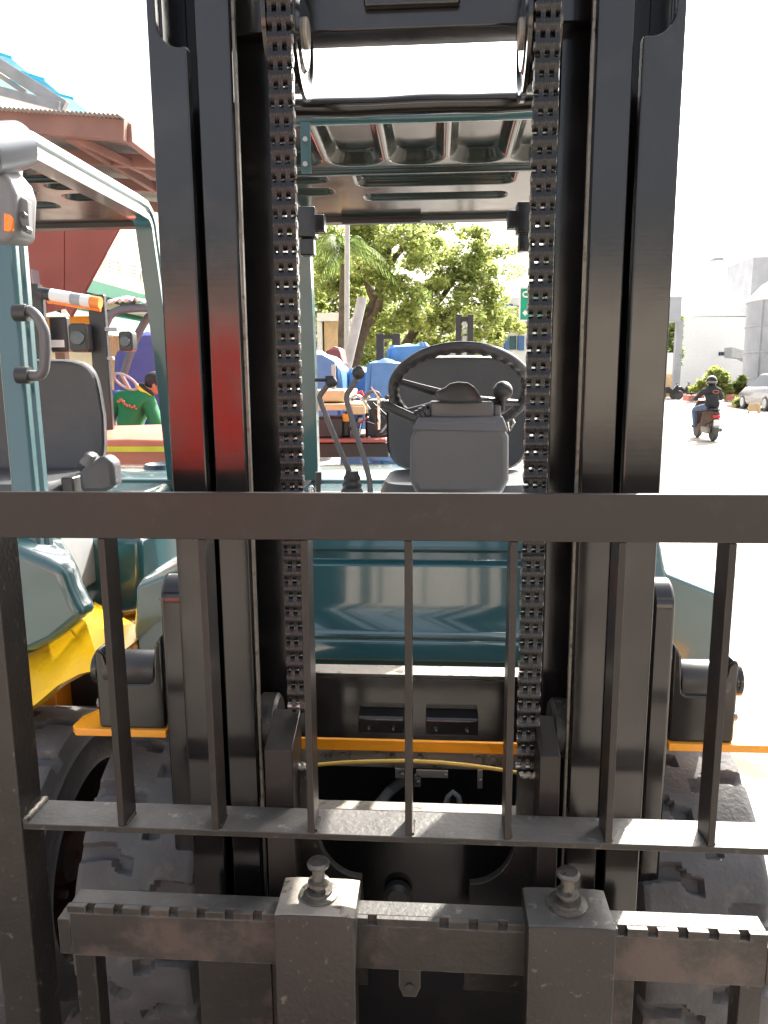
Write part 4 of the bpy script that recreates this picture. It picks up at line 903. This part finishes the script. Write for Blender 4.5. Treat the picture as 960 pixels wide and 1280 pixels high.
for txt, px_, py_ in (('AS', 690, 368.2), ('as', 690, 391)):
    cu = bpy.data.curves.new('lettering', 'FONT'); cu.body = txt; cu.size = .19; cu.extrude = .01; cu.align_x = 'LEFT'
    o = bpy.data.objects.new('lettering', cu); COL.objects.link(o); dg = bpy.context.evaluated_depsgraph_get(); me = bpy.data.meshes.new_from_object(o.evaluated_get(dg)); bpy.data.objects.remove(o)
    me.materials.append(M['white']); o = bpy.data.objects.new('lettering', me); COL.objects.link(o); o.parent = SG; o.rotation_euler = (math.pi/2, 0, 0); o.location = W(px_, py_+3, 21.96)-SG.location
bx('post', M['pole'], SG, (733, 400), (741, 520), 22.06, 22.25)

# ------------------------------------------------------------------ right background
T1 = thing('silo', (W(985, 495, 46).x, 48, 0), 'pale concrete silo with domed roof at the right edge', 'silo')
xl = W(930, 400, 46).x+1.1; ze = W(940, 371, 46).z; R_ = 3.6; c = MB(); c.lathe([(R_, 0), (R_, ze)], (xl+R_, 48, 0), 'z', 48); c.build('wall', M['cgrey'], T1)
c = MB(); c.lathe([(R_+.12, ze-.1), (R_+.12, ze+.05), (R_*.98, ze+.15), (R_*.8, ze+.9), (R_*.5, ze+1.5), (.2, ze+1.8)], (xl+R_, 48, 0), 'z', 48); c.build('roof', M['white'], T1)
for k in range(7):
    c = MB(); t = math.radians(200+k*18); c.box(xl+R_+R_*1.005*math.cos(t)-.06, xl+R_+R_*1.005*math.cos(t)+.06, 48+R_*1.005*math.sin(t)-.05, 48+R_*1.005*math.sin(t)+.05, .1, ze-.1); c.build('buttress', M['cgrey'], T1)
for k in range(4): c = MB(); c.lathe([(R_+.01, 0), (R_+.05, .03), (R_+.05, .09), (R_+.01, .12)], (xl+R_, 48, 1.2+k*1.5), 'z', 48, caps=False); c.build('joint_band', M['cgrey'], T1)
c = MB(); lx = xl+R_-3.0; ly = 48-2.15
for dx in (0, .4): c.box(lx+dx, lx+dx+.05, ly, ly+.05, .3, ze)
for k in range(14): c.box(lx, lx+.45, ly, ly+.04, .5+k*.42, .54+k*.42)
c.build('ladder', M['bare'], T1)
CL = thing('far_tower', (W(960, 330, 70).x, 70, 0), 'faint streaked grey tower top above the silo roof', 'building'); bx('wall', M['cgrey'], CL, (942, 321), (1010, 480), 70, 76)
WB = thing('warehouse', (W(880, 480, 62).x, 62, 0), 'long white warehouse with small windows behind the shrubs', 'building')
bx('wall', M['white'], WB, (850, 396), (945, 492), 62, 80)
for k in range(6): f = bx('window', M['glass'], WB, (898.5+k*3, 440), (900.8+k*3, 444.5), 61.94, 61.98)
c = MB(); c.slab([W(862, 396, 62), W(886, 378, 62), W(912, 378, 62), W(935, 396, 62)], (0, 10, 0)); c.build('gable', M['white'], WB)
bx('vent', M['lgrey'], WB, (893, 322), (905, 325), 63, 64); bx('vent_post', M['white'], WB, (896, 325), (903, 390), 63.01, 63.9)
c = MB(); c.slab([W(915, 434, 58), W(930, 438, 58), W(944, 455, 58), W(930, 448, 58), W(915, 447, 58)], (0, 1.5, 0)); c.build('ramp_canopy', M['lgrey'], WB)
GT = thing('gate_building', (W(843, 495, 50).x, 50, 0), 'grey roofed gate shelter between the right mast rail and the white warehouse', 'building')
bx('beam', M['cgrey'], GT, (820, 371), (851, 401), 50, 55); bx('pillar', M['cgrey'], GT, (846.5, 401), (849, 496), 50.2, 50.6); bx('door', M['white'], GT, (828, 441), (843, 468), 52, 52.1); bx('base_wall', M['tan'], GT, (820, 468), (846, 496), 51, 51.3)
def bush(lab, ctr, r, Y, n, wts, name='shrub', sz=.2, pots=None, h=1.0):
    t = thing(name, (W(ctr[0], 480, Y).x, Y, 0), lab, 'shrub'); c = MB(); q = W(ctr[0], ctr[1], Y); rr = r*Y/960
    for k in range(9): leafy(c, q+Vector((random.gauss(0, .42), random.gauss(0, .3), random.gauss(0, .38)*h))*rr, (rr*.45, rr*.45, rr*.5*h), n//9, sz, wts=wts, droop=-.6)
    c.build('foliage', [M['leafA'], M['leafB'], M['leafC']], t, smooth=0, recalc=False)
    c = MB()
    for k in range(5): limb(c, [(q.x+random.uniform(-.2, .2), Y, .0), q+Vector((random.uniform(-.5, .5)*rr, 0, -.2*rr))], .025, .012, 5)
    c.build('stem', M['bark'], t); return t
bush('tree size dark conifer shape behind the gate shelter', (838, 425), 20, 56, 1400, (3, 1, 4), h=1.6)
bush('yellow green shrub row left half, behind the rider', (879, 483), 12, 45, 900, (2, 8, 0))
bush('tallest spiky yellow green shrub above the rider helmet', (897, 476), 15, 45, 1000, (3, 8, 0), h=1.2)
bush('small orange tinged shrub right of the rider helmet', (908, 485), 6, 45, 400, (3, 5, 0))
bush('compact dark green conifer shrub by the silo', (923, 482), 8, 45, 900, (4, 3, 3), h=1.3)
bush('low round hedge inside the stone ring', (925, 501), 7, 36, 500, (6, 1, 2), h=.45)
bush('leftmost low yellow shrub in a red planter', (866, 487), 5, 45, 400, (1, 8, 0))
for a, b, lab in ((861, 870, 'red block planter under the leftmost yellow shrub'), (871.5, 880, 'red block planter directly left of the rider'), (916, 929, 'red block planter under the dark conifer shrub')):
    tag(bx('planter', M['planter'], None, (a, 494), (b, 501.5), 43, 44, bevel=.02), lab, 'planter', 'red planters by the shrubs')
c = MB(); q = G(925, 509, 0); c.lathe([(1.05*.55, 0), (1.05*.55, .14), (.5*.9, .14), (.5*.9, 0)], (q.x, q.y, 0), 'z', 24); tag(c.build('planting_ring', M['tan'], None), 'low stone ring around the hedge left of the silver car', 'kerb ring')

# silver car at the right edge, rear three-quarter
Yc = 32; CR = thing('parked_car', (W(957, 520, Yc).x, Yc, 0), 'silver hatchback parked tail-out beside the silo at the right edge', 'car')
x0 = W(966, 500, Yc).x; c = MB(); rings = []
for y, ww, z0, z1 in ((0, .74, .30, .78), (.06, .82, .22, .95), (.9, .85, .2, .98), (3.0, .85, .2, .95), (3.7, .8, .25, .72), (3.95, .66, .3, .6)):
    rings.append([(x0+.85+x, Yc+y, z) for x, z in ((-ww+.05, z0), (ww-.05, z0), (ww, z0+.15), (ww, z1-.1), (ww-.06, z1), (-ww+.06, z1), (-ww, z1-.1), (-ww, z0+.15))])
c.loft(rings); bd = c.build('body', M['carp'], CR, bevel=.03, seg=3)
c = MB(); rings = []
for y, ww, z1 in ((.05, .70, .99), (.35, .62, 1.42), (1.0, .60, 1.50), (2.0, .60, 1.48), (2.8, .70, .99)): rings.append([(x0+.85+x, Yc+y, z) for x, z in ((-.74, .94), (.74, .94), (ww, z1), (-ww, z1))])
c.loft(rings); c.build('cabin', M['glass'], CR, bevel=.03)
c = MB(); c.box(x0+.28, x0+1.42, Yc+.4, Yc+2.0, 1.475, 1.52); c.build('roof', M['carp'], CR, bevel=.02)
for s in (0, 1):
    c = MB(); a = x0+.03+s*1.34; c.box(a, a+.3, Yc-.025, Yc+.10, .66, .88); c.build('tail_lamp', M['tail'], CR, bevel=.02)
    for yy in (.75, 3.1):
        c = MB(); a = x0-.01+s*1.52; c.lathe([(.1, 0), (.27, 0), (.31, .03), (.31, .17), (.27, .2), (.1, .2)], (a, Yc+yy, .31), 'x', 24); wq = c.build('wheel', M['tyre'], CR)
        c = MB(); c.lathe([(.01, 0), (.2, 0), (.2, .02), (.01, .02)], (a-.012 if s == 0 else a+.195, Yc+yy, .31), 'x', 20); c.build('rim', M['silver'], wq)
c = MB(); c.box(x0+.02, x0+1.66, Yc-.06, Yc+.02, .26, .42); c.build('bumper', M['carp'], CR, bevel=.03)
hb = thing('wooden_board', (W(942, 515, 29).x, 29, 0), 'tan board standing upright right behind the silver car', 'board'); bx('panel', M['tan'], hb, (936.5, 504), (947, 514), 29, 29.04); bx('leg', M['tan'], hb, (935, 514), (937, 517), 28.98, 29.05); bx('leg', M['tan'], hb, (948, 505), (950.5, 517), 28.98, 29.05)

# parked motorcycles by the gate, tiny
def mini_bike(px_, Y, lab, m):
    q = W(px_, 490, Y).x; t = thing('motorcycle', (q, Y, 0), lab, 'motorcycle')
    for dx in (-.5, .5):
        c = MB(); c.lathe([(.18, -.04), (.26, -.04), (.28, 0), (.26, .04), (.18, .04)], (q+dx, Y, .28), 'y', 18); c.build('wheel', M['tyre'], t)
    c = MB(); c.prism([(q-.5, .45), (q-.45, .75), (q-.1, .78), (q+.1, .6), (q+.35, .9), (q+.42, .88), (q+.5, .35), (q+.3, .4), (q+.1, .35), (q-.3, .4)], 'y', Y-.12, Y+.12); c.build('body', m, t, bevel=.03)
    c = MB(); c.cyl((q+.35, Y-.3, 1.0), (q+.35, Y+.3, 1.0), .02, n=8); c.cyl((q+.5, Y, .3), (q+.33, Y, 1.0), .03, n=8); c.build('handlebar', M['plastd'], t); return t
mini_bike(838, 48, 'dark motorcycle parked just right of the mast edge', M['plastd']); mini_bike(853, 49, 'second parked motorcycle, nearer the yellow shrubs', M['plastd'])
# ------------------------------------------------------------------ people
def skinbody(name, J, E, regions, mats, parent, sub=2):
    """J: joint -> (co, radius); E: edges; regions: list (material index, joint a, joint b) claiming nearest faces"""
    me = bpy.data.meshes.new(name); ks = list(J); me.from_pydata([J[k][0] for k in ks], [(ks.index(a), ks.index(b)) for a, b in E], [])
    o = bpy.data.objects.new(name, me); COL.objects.link(o)
    o.modifiers.new('skin', 'SKIN'); sb = o.modifiers.new('sub', 'SUBSURF'); sb.levels = sb.render_levels = sub
    for i, k in enumerate(ks):
        r = J[k][1]; r = (r, r) if not isinstance(r, tuple) else r; me.skin_vertices[0].data[i].radius = r
    me.skin_vertices[0].data[0].use_root = True
    dg = bpy.context.evaluated_depsgraph_get(); nm = bpy.data.meshes.new_from_object(o.evaluated_get(dg)); bpy.data.objects.remove(o)
    nm.materials.clear()
    for x in mats: nm.materials.append(x)
    for p in nm.polygons:
        best = None
        for m, a, b in regions:
            A, B = Vector(J[a][0]), Vector(J[b][0]); t = max(0, min(1, (p.center-A).dot(B-A)/max(1e-9, (B-A).length_squared))); r = J[a][1]; r = max(r) if isinstance(r, tuple) else r
            d = (p.center-(A+(B-A)*t)).length/(r+.02)
            if best is None or d < best[0]: best = (d, m)
        p.material_index = best[1]; p.use_smooth = True
    nm.name = name; r = bpy.data.objects.new(name, nm); COL.objects.link(r); r.parent = parent; r.location = -wloc(parent); return r
def hand(J, E, wr, dirv, side, pre):
    d = Vector(dirv).normalized(); sd = Vector(side).normalized(); w_ = Vector(J[wr][0]); J[pre+'palm'] = (w_+d*.055, (.034, .016)); E.append((wr, pre+'palm'))
    for k in range(5):
        off = sd*(.027-.0175*k) if k < 4 else sd*.038; base = w_+d*(.085 if k < 4 else .035)+off; L = (.065, .075, .07, .052, .05)[k]
        if k == 4: dd = (d+sd*.9).normalized()
        else: dd = d
        cur = Vector((0, 0, -1))*.02
        J[f'{pre}f{k}a'] = (base, .010); J[f'{pre}f{k}b'] = (base+dd*L*.55+cur*.4, .009); J[f'{pre}f{k}c'] = (base+dd*L+cur, .0075)
        E += [(pre+'palm' if k < 4 else wr, f'{pre}f{k}a'), (f'{pre}f{k}a', f'{pre}f{k}b'), (f'{pre}f{k}b', f'{pre}f{k}c')]
# mechanic in green, back turned, bending to the right over a machine
Y = 6.3; hx = W(161, 560, Y).x
PM_ = thing('person', (hx, Y, 0), 'person in green short sleeved shirt and dark cap bending over beside the red forklift', 'person')
def jw(a, b, dy=0): return tuple(W(a, b, Y+dy))
J = {'hip': (jw(161, 572), (.135, .10)), 'waist': (jw(161, 548), (.135, .10)), 'chest': (jw(165, 516, .05), (.158, .11)), 'up': (jw(170, 497, .09), (.125, .08)),
     'neck': (jw(184, 488, .12), .052), 'head': (jw(194, 485, .14), (.075, .08)), 'crown': (jw(196, 476, .14), (.082, .088)),
     'shL': (jw(150, 497, .05), .062), 'elL': (jw(138, 524, .14), .045), 'wrL': (jw(146, 548, .3), .030),
     'shR': (jw(186, 503, .05), .072), 'elR': (jw(196, 530, .0), .055), 'wrR': (jw(209, 552, .08), .032),
     'thL': ((hx-.09, Y, .78), .10), 'knL': ((hx-.12, Y+.03, .46), .068), 'anL': ((hx-.12, Y, .09), .045), 'toL': ((hx-.12, Y+.17, .04), .04),
     'thR': ((hx+.09, Y, .78), .10), 'knR': ((hx+.12, Y+.03, .46), .068), 'anR': ((hx+.12, Y, .09), .045), 'toR': ((hx+.14, Y+.17, .04), .04)}
E = [('hip', 'waist'), ('waist', 'chest'), ('chest', 'up'), ('up', 'neck'), ('neck', 'head'), ('head', 'crown'), ('up', 'shL'), ('shL', 'elL'), ('elL', 'wrL'), ('up', 'shR'), ('shR', 'elR'), ('elR', 'wrR'), ('hip', 'thL'), ('thL', 'knL'), ('knL', 'anL'), ('anL', 'toL'), ('hip', 'thR'), ('thR', 'knR'), ('knR', 'anR'), ('anR', 'toR')]
hand(J, E, 'wrR', (.7, .4, -.5), (0, -1, 0), 'R'); hand(J, E, 'wrL', (.5, .7, -.5), (1, 0, 0), 'L')
reg = [(0, 'hip', 'waist'), (0, 'waist', 'chest'), (0, 'chest', 'up'), (0, 'up', 'shL'), (0, 'shL', 'elL'), (0, 'up', 'shR'), (0, 'shR', 'elR'), (1, 'neck', 'head'), (1, 'head', 'crown'), (1, 'elL', 'wrL'), (1, 'elR', 'wrR'), (1, 'wrR', 'Rpalm'), (1, 'wrL', 'Lpalm'), (2, 'thL', 'knL'), (2, 'knL', 'anL'), (2, 'thR', 'knR'), (2, 'knR', 'anR'), (3, 'anL', 'toL'), (3, 'anR', 'toR')]
skinbody('body', J, E, reg, [M['shirt'], M['skin'], M['dkcloth'], M['hair']], PM_)
hc = Vector(jw(196, 480, .14))
c = MB(); c.ball(hc+Vector((-.005, 0, .038)), (.094, .098, .07), 20, 12); c.box(hc.x+.06, hc.x+.16, hc.y-.055, hc.y+.055, hc.z+.012, hc.z+.026); c.build('cap', M['cap'], PM_, bevel=.006)
c = MB(); c.ball(hc+Vector((-.03, -.0, .005)), (.07, .085, .06), 16, 10); c.build('hair', M['hair'], PM_)
c = MB(); c.ball(hc+Vector((.005, -.084, -.02)), (.016, .01, .026)); c.ball(hc+Vector((.083, -.0, -.035)), (.02, .014, .018)); c.build('ear_and_nose', M['skin'], PM_)
c = MB(); 
for dy in (-.045, .03): c.ball(hc+Vector((.072, dy-.01, -.008)), (.006, .012, .007))
c.box(hc.x+.062, hc.x+.072, hc.y-.03, hc.y+.03, hc.z-.075, hc.z-.069); c.build('eyes_and_mouth', M['hair'], PM_)
nc = Vector(jw(181, 489, .11)); na = Vector((.62, .1, .75)).normalized(); nu_ = na.cross(Vector((0, 1, 0))).normalized(); nv_ = na.cross(nu_)
c = MB(); c.tube([nc+(nu_*math.cos(t)+nv_*math.sin(t))*.078 for t in [2*math.pi*i/20 for i in range(20)]], .016, 8, closed=True); c.build('collar', M['ytrim'], PM_)
c = MB(); c.tube([nc+na*.022+(nu_*math.cos(t)+nv_*math.sin(t))*.058 for t in [2*math.pi*i/20 for i in range(20)]], .019, 8, closed=True); c.build('neck_scarf', M['dkcloth'], PM_)
a_, b_ = Vector(jw(197.6, 534, .012)), Vector(jw(199, 537, .02)); c = MB(); c.cyl(a_, b_, .054, n=18); c.build('sleeve_cuff', M['ytrim'], PM_)
c = MB()
for k, (a1, b1, r1, r2) in enumerate(((148, 502, .016, .010), (151, 500, .018, .014), (154, 502, .016, .013), (156, 505, .014, .010), (159, 507, .012, .012), (162, 507, .009, .014), (165, 509, .012, .009), (168, 508, .007, .014), (170, 511, .010, .009))):
    q = W(a1, b1, Y-.105+.03*abs(k-4)/4); c.ball(q, (r1, .012, r2), 8, 5)
c.build('back_print', M['pink'], PM_)

# scooter rider seen from behind
Y = 17.2; rx = W(890, 545, Y).x
SC = thing('scooter', (rx, Y, 0), 'red and silver scooter ridden away across the bright yard', 'scooter')
def sb(name, mb, m, par=SC, **k): return mb.build(name, m, par, **k)
for yy in (-.02, 1.2):
    c = MB(); c.lathe([(.15, -.045), (.24, -.05), (.265, -.02), (.265, .02), (.24, .05), (.15, .045)], (rx+.02, Y+yy, .265), 'x', 30); wq = sb('wheel', c, M['tyre'])
    c = MB(); c.lathe([(.02, -.03), (.15, -.035), (.15, .035), (.02, .03)], (rx+.02, Y+yy, .265), 'x', 20); sb('rim', c, M['plast'], wq)
c = MB(); rg = []
for y, ww, z0, z1 in ((-.22, .07, .66, .74), (-.15, .12, .52, .78), (.2, .15, .42, .78), (.5, .14, .3, .72), (.65, .13, .26, .45), (.85, .15, .26, .40)): rg.append([(rx+x, Y+y, z) for x, z in ((-ww*.7, z0), (ww*.7, z0), (ww, (z0+z1)/2), (ww*.8, z1), (-ww*.8, z1), (-ww, (z0+z1)/2))])
c.loft(rg); sb('tail_body', c, M['rimred'], bevel=.02)
c = MB(); c.loft([[(rx+x, Y+y, z) for x, z in ((-.18*k, .30), (.18*k, .30), (.2*k, .8), (.1*k, 1.02), (-.1*k, 1.02), (-.2*k, .8))] for y, k in ((.92, 1), (1.02, .95), (1.12, .6))]); sb('front_shield', c, M['rimred'], bevel=.02)
c = MB(); c.box(rx-.11, rx+.11, Y-.18, Y+.5, .785, .83); sb('saddle', c, M['dkcloth'], bevel=.02)
c = MB(); c.box(rx-.09, rx+.09, Y-.245, Y-.225, .60, .68); sb('tail_lamp', c, M['tail'], bevel=.01)
c = MB(); c.slab([(rx-.08, Y-.27, .56), (rx+.12, Y-.27, .56), (rx+.12, Y-.30, .42), (rx-.08, Y-.30, .42)], (0, .008, 0)); sb('number_plate', c, M['white'])
c = MB(); c.box(rx-.03, rx+.09, Y-.27, Y-.1, .36, .58); sb('rear_mudguard', c, M['lgrey'], bevel=.015)
c = MB(); c.cyl((rx+.13, Y-.2, .30), (rx+.13, Y+.4, .28), .05, n=14); sb('exhaust', c, M['plast'])
c = MB(); c.box(rx-.16, rx-.06, Y-.05, Y+.45, .2, .36); sb('engine_case', c, M['bare'], bevel=.03)
c = MB(); c.tube([(rx-.33, Y+.80, 1.02), (rx-.12, Y+.92, 1.04), (rx+.12, Y+.92, 1.04), (rx+.33, Y+.80, 1.02)], .014, 8); sb('handlebar', c, M['plastd'])
for s in (-1, 1):
    c = MB(); c.cyl((rx+s*.25, Y+.86, 1.03), (rx+s*.30, Y+.86, 1.16), .006, n=6); c.ball((rx+s*.31, Y+.86, 1.2), (.06, .015, .04)); sb('mirror', c, M['plastd'])
RP = thing('person', (rx, Y+.2, .83), 'person in black jacket, jeans and helmet riding the scooter away', 'person')
J = {'hip': ((rx, Y+.15, .88), (.16, .13)), 'waist': ((rx, Y+.16, 1.0), (.165, .13)), 'chest': ((rx, Y+.22, 1.20), (.20, .13)), 'up': ((rx, Y+.26, 1.33), (.15, .10)), 'neck': ((rx, Y+.28, 1.41), .06), 'head': ((rx, Y+.30, 1.50), .09),
     'shL': ((rx-.19, Y+.26, 1.28), .08), 'elL': ((rx-.33, Y+.42, 1.08), .058), 'wrL': ((rx-.30, Y+.74, 1.05), .034), 'shR': ((rx+.19, Y+.26, 1.28), .08), 'elR': ((rx+.33, Y+.42, 1.08), .058), 'wrR': ((rx+.30, Y+.74, 1.05), .034),
     'thL': ((rx-.12, Y+.22, .87), .10), 'knL': ((rx-.30, Y+.62, .80), .075), 'anL': ((rx-.26, Y+.60, .38), .05), 'toL': ((rx-.26, Y+.78, .33), .045), 'thR': ((rx+.12, Y+.22, .87), .10), 'knR': ((rx+.22, Y+.62, .80), .075), 'anR': ((rx+.20, Y+.60, .38), .05), 'toR': ((rx+.20, Y+.78, .33), .045)}
E = [('hip', 'waist'), ('waist', 'chest'), ('chest', 'up'), ('up', 'neck'), ('neck', 'head'), ('up', 'shL'), ('shL', 'elL'), ('elL', 'wrL'), ('up', 'shR'), ('shR', 'elR'), ('elR', 'wrR'), ('hip', 'thL'), ('thL', 'knL'), ('knL', 'anL'), ('anL', 'toL'), ('hip', 'thR'), ('thR', 'knR'), ('knR', 'anR'), ('anR', 'toR')]
hand(J, E, 'wrR', (0, 1, -.2), (-1, 0, 0), 'R'); hand(J, E, 'wrL', (0, 1, -.2), (1, 0, 0), 'L')
reg = [(0, a, b) for a, b in E[1:11] if a not in ('neck',) and b not in ('neck', 'head')]+[(0, 'hip', 'waist'), (1, 'neck', 'head'), (1, 'wrL', 'Lpalm'), (1, 'wrR', 'Rpalm')]+[(2, 'thL', 'knL'), (2, 'knL', 'anL'), (2, 'thR', 'knR'), (2, 'knR', 'anR'), (3, 'anL', 'toL'), (3, 'anR', 'toR')]
skinbody('body', J, E, reg, [M['dkcloth'], M['skin'], M['denim'], M['hair']], RP)
c = MB(); c.ball((rx, Y+.30, 1.53), (.135, .15, .14), 22, 14); c.build('helmet', M['black'], RP)
c = MB(); c.grid(lambda u, v: (rx+.137*math.cos(math.radians(200+140*u)), Y+.30+.152*math.sin(math.radians(200+140*u)), 1.50+.02*v), 16, 2); c.build('helmet_band', M['lgrey'], RP, recalc=False, solid=.004)
c = MB(); c.tube([Vector((rx+.05+.075*math.cos(t), Y+.085, 1.26+.038*math.sin(t))) for t in [2*math.pi*i/20 for i in range(20)]], .009, 6, closed=True); c.build('back_emblem', M['pink'], RP)

for r_, dz in ((SC, 0), (RP, .83*.88)):
    r_.scale = (.88,)*3; r_.location = (rx+.28, 18.0+(.2*.88 if dz else 0), dz)
# ------------------------------------------------------------------ left background: workshop, canopy, hopper
WX = -5.8
WS = thing('workshop_building', (WX, 14, 0), 'cream workshop wall with green band and ledge above the green shirted person', 'building')
def wz(px, py): d = CM @ Vector(((px-480)/960, -(py-640)/960, -1)); t = WX/d.x; return CAMP+d*t
z1 = wz(105, 355).z; c = MB(); c.box(WX-6, WX, 8, 24, 0, z1+4); c.build('wall', M['cream'], WS)
c = MB(); c.box(WX+.001, WX+.35, 8, 24.01, z1, z1+.22); c.build('ledge', M['beige'], WS)
c = MB(); c.box(WX+.001, WX+.38, 8, 24.02, z1-.21, z1-.003); c.build('green_band', M['green'], WS)
zaw = wz(135, 390).z; c = MB(); c.slab([(WX+.01, 9, zaw), (WX+.01, 23.5, zaw), (WX+.9, 23.5, zaw-.55), (WX+.9, 9, zaw-.55)], (0, 0, .04)); c.build('green_awning', M['green'], WS)
for px_, py_, kind in ((119, 339, 0), (130, 342, 0), (147, 345, 0), (159, 348, 1)):
    q = wz(px_, py_); t = thing('air_conditioner', (WX, q.y, q.z), ['white louvred air conditioner unit on the cream wall, position %s' % {130: 'second from the red hopper', 147: 'beside the round fan unit', 119: 'nearest the red hopper'}.get(px_), 'air conditioner unit with a round fan grille, rightmost on the cream wall'][kind], 'air conditioner', 'air conditioner units above the ledge')
    c = MB(); c.box(WX+.002, WX+.3, q.y-.17, q.y+.17, q.z-.27, q.z+.27); c.build('casing', M['white'], t, bevel=.02)
    if kind == 0:
        for k in range(7): c = MB(); c.box(WX+.301, WX+.315, q.y-.13, q.y+.13, q.z-.2+k*.06, q.z-.175+k*.06); c.build('louvre', M['bare'], t)
    else: c = MB(); c.lathe([(.12, 0), (.14, .0), (.14, .015), (.02, .02)], (WX+.302, q.y, q.z), 'x', 24); c.build('fan_grille', M['bare'], t)
HP = thing('hopper', (W(90, 400, 7.6).x, 7.6, 0), 'dark red steel hopper tapering down to the left behind the guard post', 'hopper')
for (a, b, cc, d) in (((20, 262), (80, 262), (80, 385), (20, 400)), ((80.6, 262), (160, 262), (88, 396), (80.6, 385))):
    c = MB(); c.slab([W(p[0], p[1], 7.6) for p in (a, b, cc, d)], (0, .06, 0)); c.build('side_plate', M['redwall'], HP, bevel=.006)
c = MB(); c.slab([W(160, 262, 7.62), W(160, 262, 9.5), W(88, 396, 9.5), W(88, 396, 7.62)], (.03, 0, 0)); c.build('side_plate', M['redwall'], HP)
bx('support_column', M['lgrey'], HP, (38, 336), (61, 600), 7.4, 7.55, bevel=.01)
bx('yellow_panel', M['orange'], HP, (40, 396), (125, 410), 8.2, 8.3)
# canopy
Yk = 7.0
CN = thing('canopy_roof', (W(100, 170, Yk).x, Yk+1.5, 0), 'corrugated grey canopy roof on faded red beams above the second forklift', 'canopy')
f0, f1 = W(-60, 138, Yk), W(157, 160, Yk)
def bm(name, m, par, p, q, wd, ht): c = MB(); c.beam(p, q, wd, ht); return c.build(name, m, par, bevel=.004)
zf_ = W(157, 164, Yk).z; xr_ = W(157, 164, Yk).x
c = MB(); NC = 90
def crf(u, v): return (f0.x-2+(xr_+.0-f0.x+2)*u, Yk-.1+4.2*v, zf_+.10+.30*(1-u)+.012*math.sin(u*NC*2*math.pi))
c.grid(crf, NC*6, 2); c.build('roof_sheet', M['roofg'], CN, smooth=60, recalc=False, solid=.006)
bm('fascia_beam', M['redbeam'], CN, (f0.x-2, Yk, zf_+.34), (xr_, Yk, zf_+.0), .08, .17)
bm('fascia_beam', M['redbeam'], CN, (xr_, Yk+.05, zf_), (xr_+.02, Yk+4.1, zf_), .07, .15)
for yy in (Yk+.9, Yk+2.0, Yk+3.2): bm('cross_beam', M['redbeam'], CN, (f0.x-2, yy, zf_+.28), (xr_-.045, yy, zf_-.03), .08, .12)
for k in range(5): xx = xr_-.55-.9*k; bm('rafter', M['redbeam'], CN, (xx, Yk+.06, zf_+.05*k), (xx+.12, Yk+4.05, zf_+.05*k), .06, .09)
bm('brace', M['redbeam'], CN, (xr_-.5, Yk+.05, zf_-.02), (xr_-.05, Yk+1.95, zf_-.08), .05, .07)
for yy in (Yk+.1, Yk+3.9): c = MB(); c.box(f0.x-1.2, f0.x-1.06, yy, yy+.14, 0, zf_+.2); c.build('column', M['redbeam'], CN)
# blue roof frame
BL = thing('blue_roof', (W(0, 100, 8.5).x, 8.5, 0), 'translucent blue roof sheets on grey trusses at the upper left', 'roof')
Yb = 8.5
def bt(name, m, p, q, wd, ht, y2=None): P, Q = W(p[0], p[1], Yb), W(q[0], q[1], y2 or Yb); return bm(name, m, BL, P, Q, wd, ht)
bt('truss_beam', M['lgrey'], (-40, 56), (82, 134), .08, .12); bt('truss_beam', M['lgrey'], (-40, 104), (76, 134), .08, .09, 8.45); bt('truss_web', M['lgrey'], (-10, 88), (32, 116), .05, .05, 8.52)
for (p, q) in (((-40, 55), (15, 74)), ((26, 92), (56, 101)), ((-40, 84), (46, 114)), ((62, 117), (92, 125))):
    P, Q = W(p[0], p[1], Yb+.2), W(q[0], q[1], Yb+.2); c = MB(); c.slab([P, Q, Q+Vector((-.1, .9, .04)), P+Vector((-.1, .9, .04))], (0, 0, .03)); c.build('blue_sheet', M['blueroof'], BL)
c = MB(); c.box(W(-60, 100, Yb).x-.1, W(-60, 100, Yb).x, Yb, Yb+.1, 0, W(-60, 80, Yb).z); c.build('column', M['lgrey'], BL)

# ------------------------------------------------------------------ what stands behind the camera (seen only in reflections)
WH_ = thing('yard_building', (0, -8.5, 0), 'long tan yard building behind the photographer, seen only in the black paint', 'building')
c = MB(); c.box(-14, 12, -12, -8.5, .7, 2.9); c.build('wall', M['muted'], WH_); c = MB(); c.box(-14, 12, -12.01, -8.45, 0, .698); c.build('plinth', M['plastd'], WH_)
c = MB(); c.box(-14.3, 12.3, -12.3, -8.2, 2.902, 3.02); c.build('roof', M['lgrey'], WH_)
SK = thing('red_reflection_block', (-3.1, -6.6, 0), 'unseen red block added for the red reflection in the left mast channel', 'reflection block'); c = MB(); c.prism([(-3.2, 2.05), (-3.1, .5), (-2.1, .5), (-1.95, 2.05)], 'y', -7.4, -6.2); c.build('bin', M['red'], SK, bevel=.02)  # unseen red block, added only for the red reflection in the mast paint
c = MB()
for x in (-3.0, -2.2): c.box(x, x+.06, -7.2, -6.4, .0, .499)
c.build('leg', M['plastd'], SK)
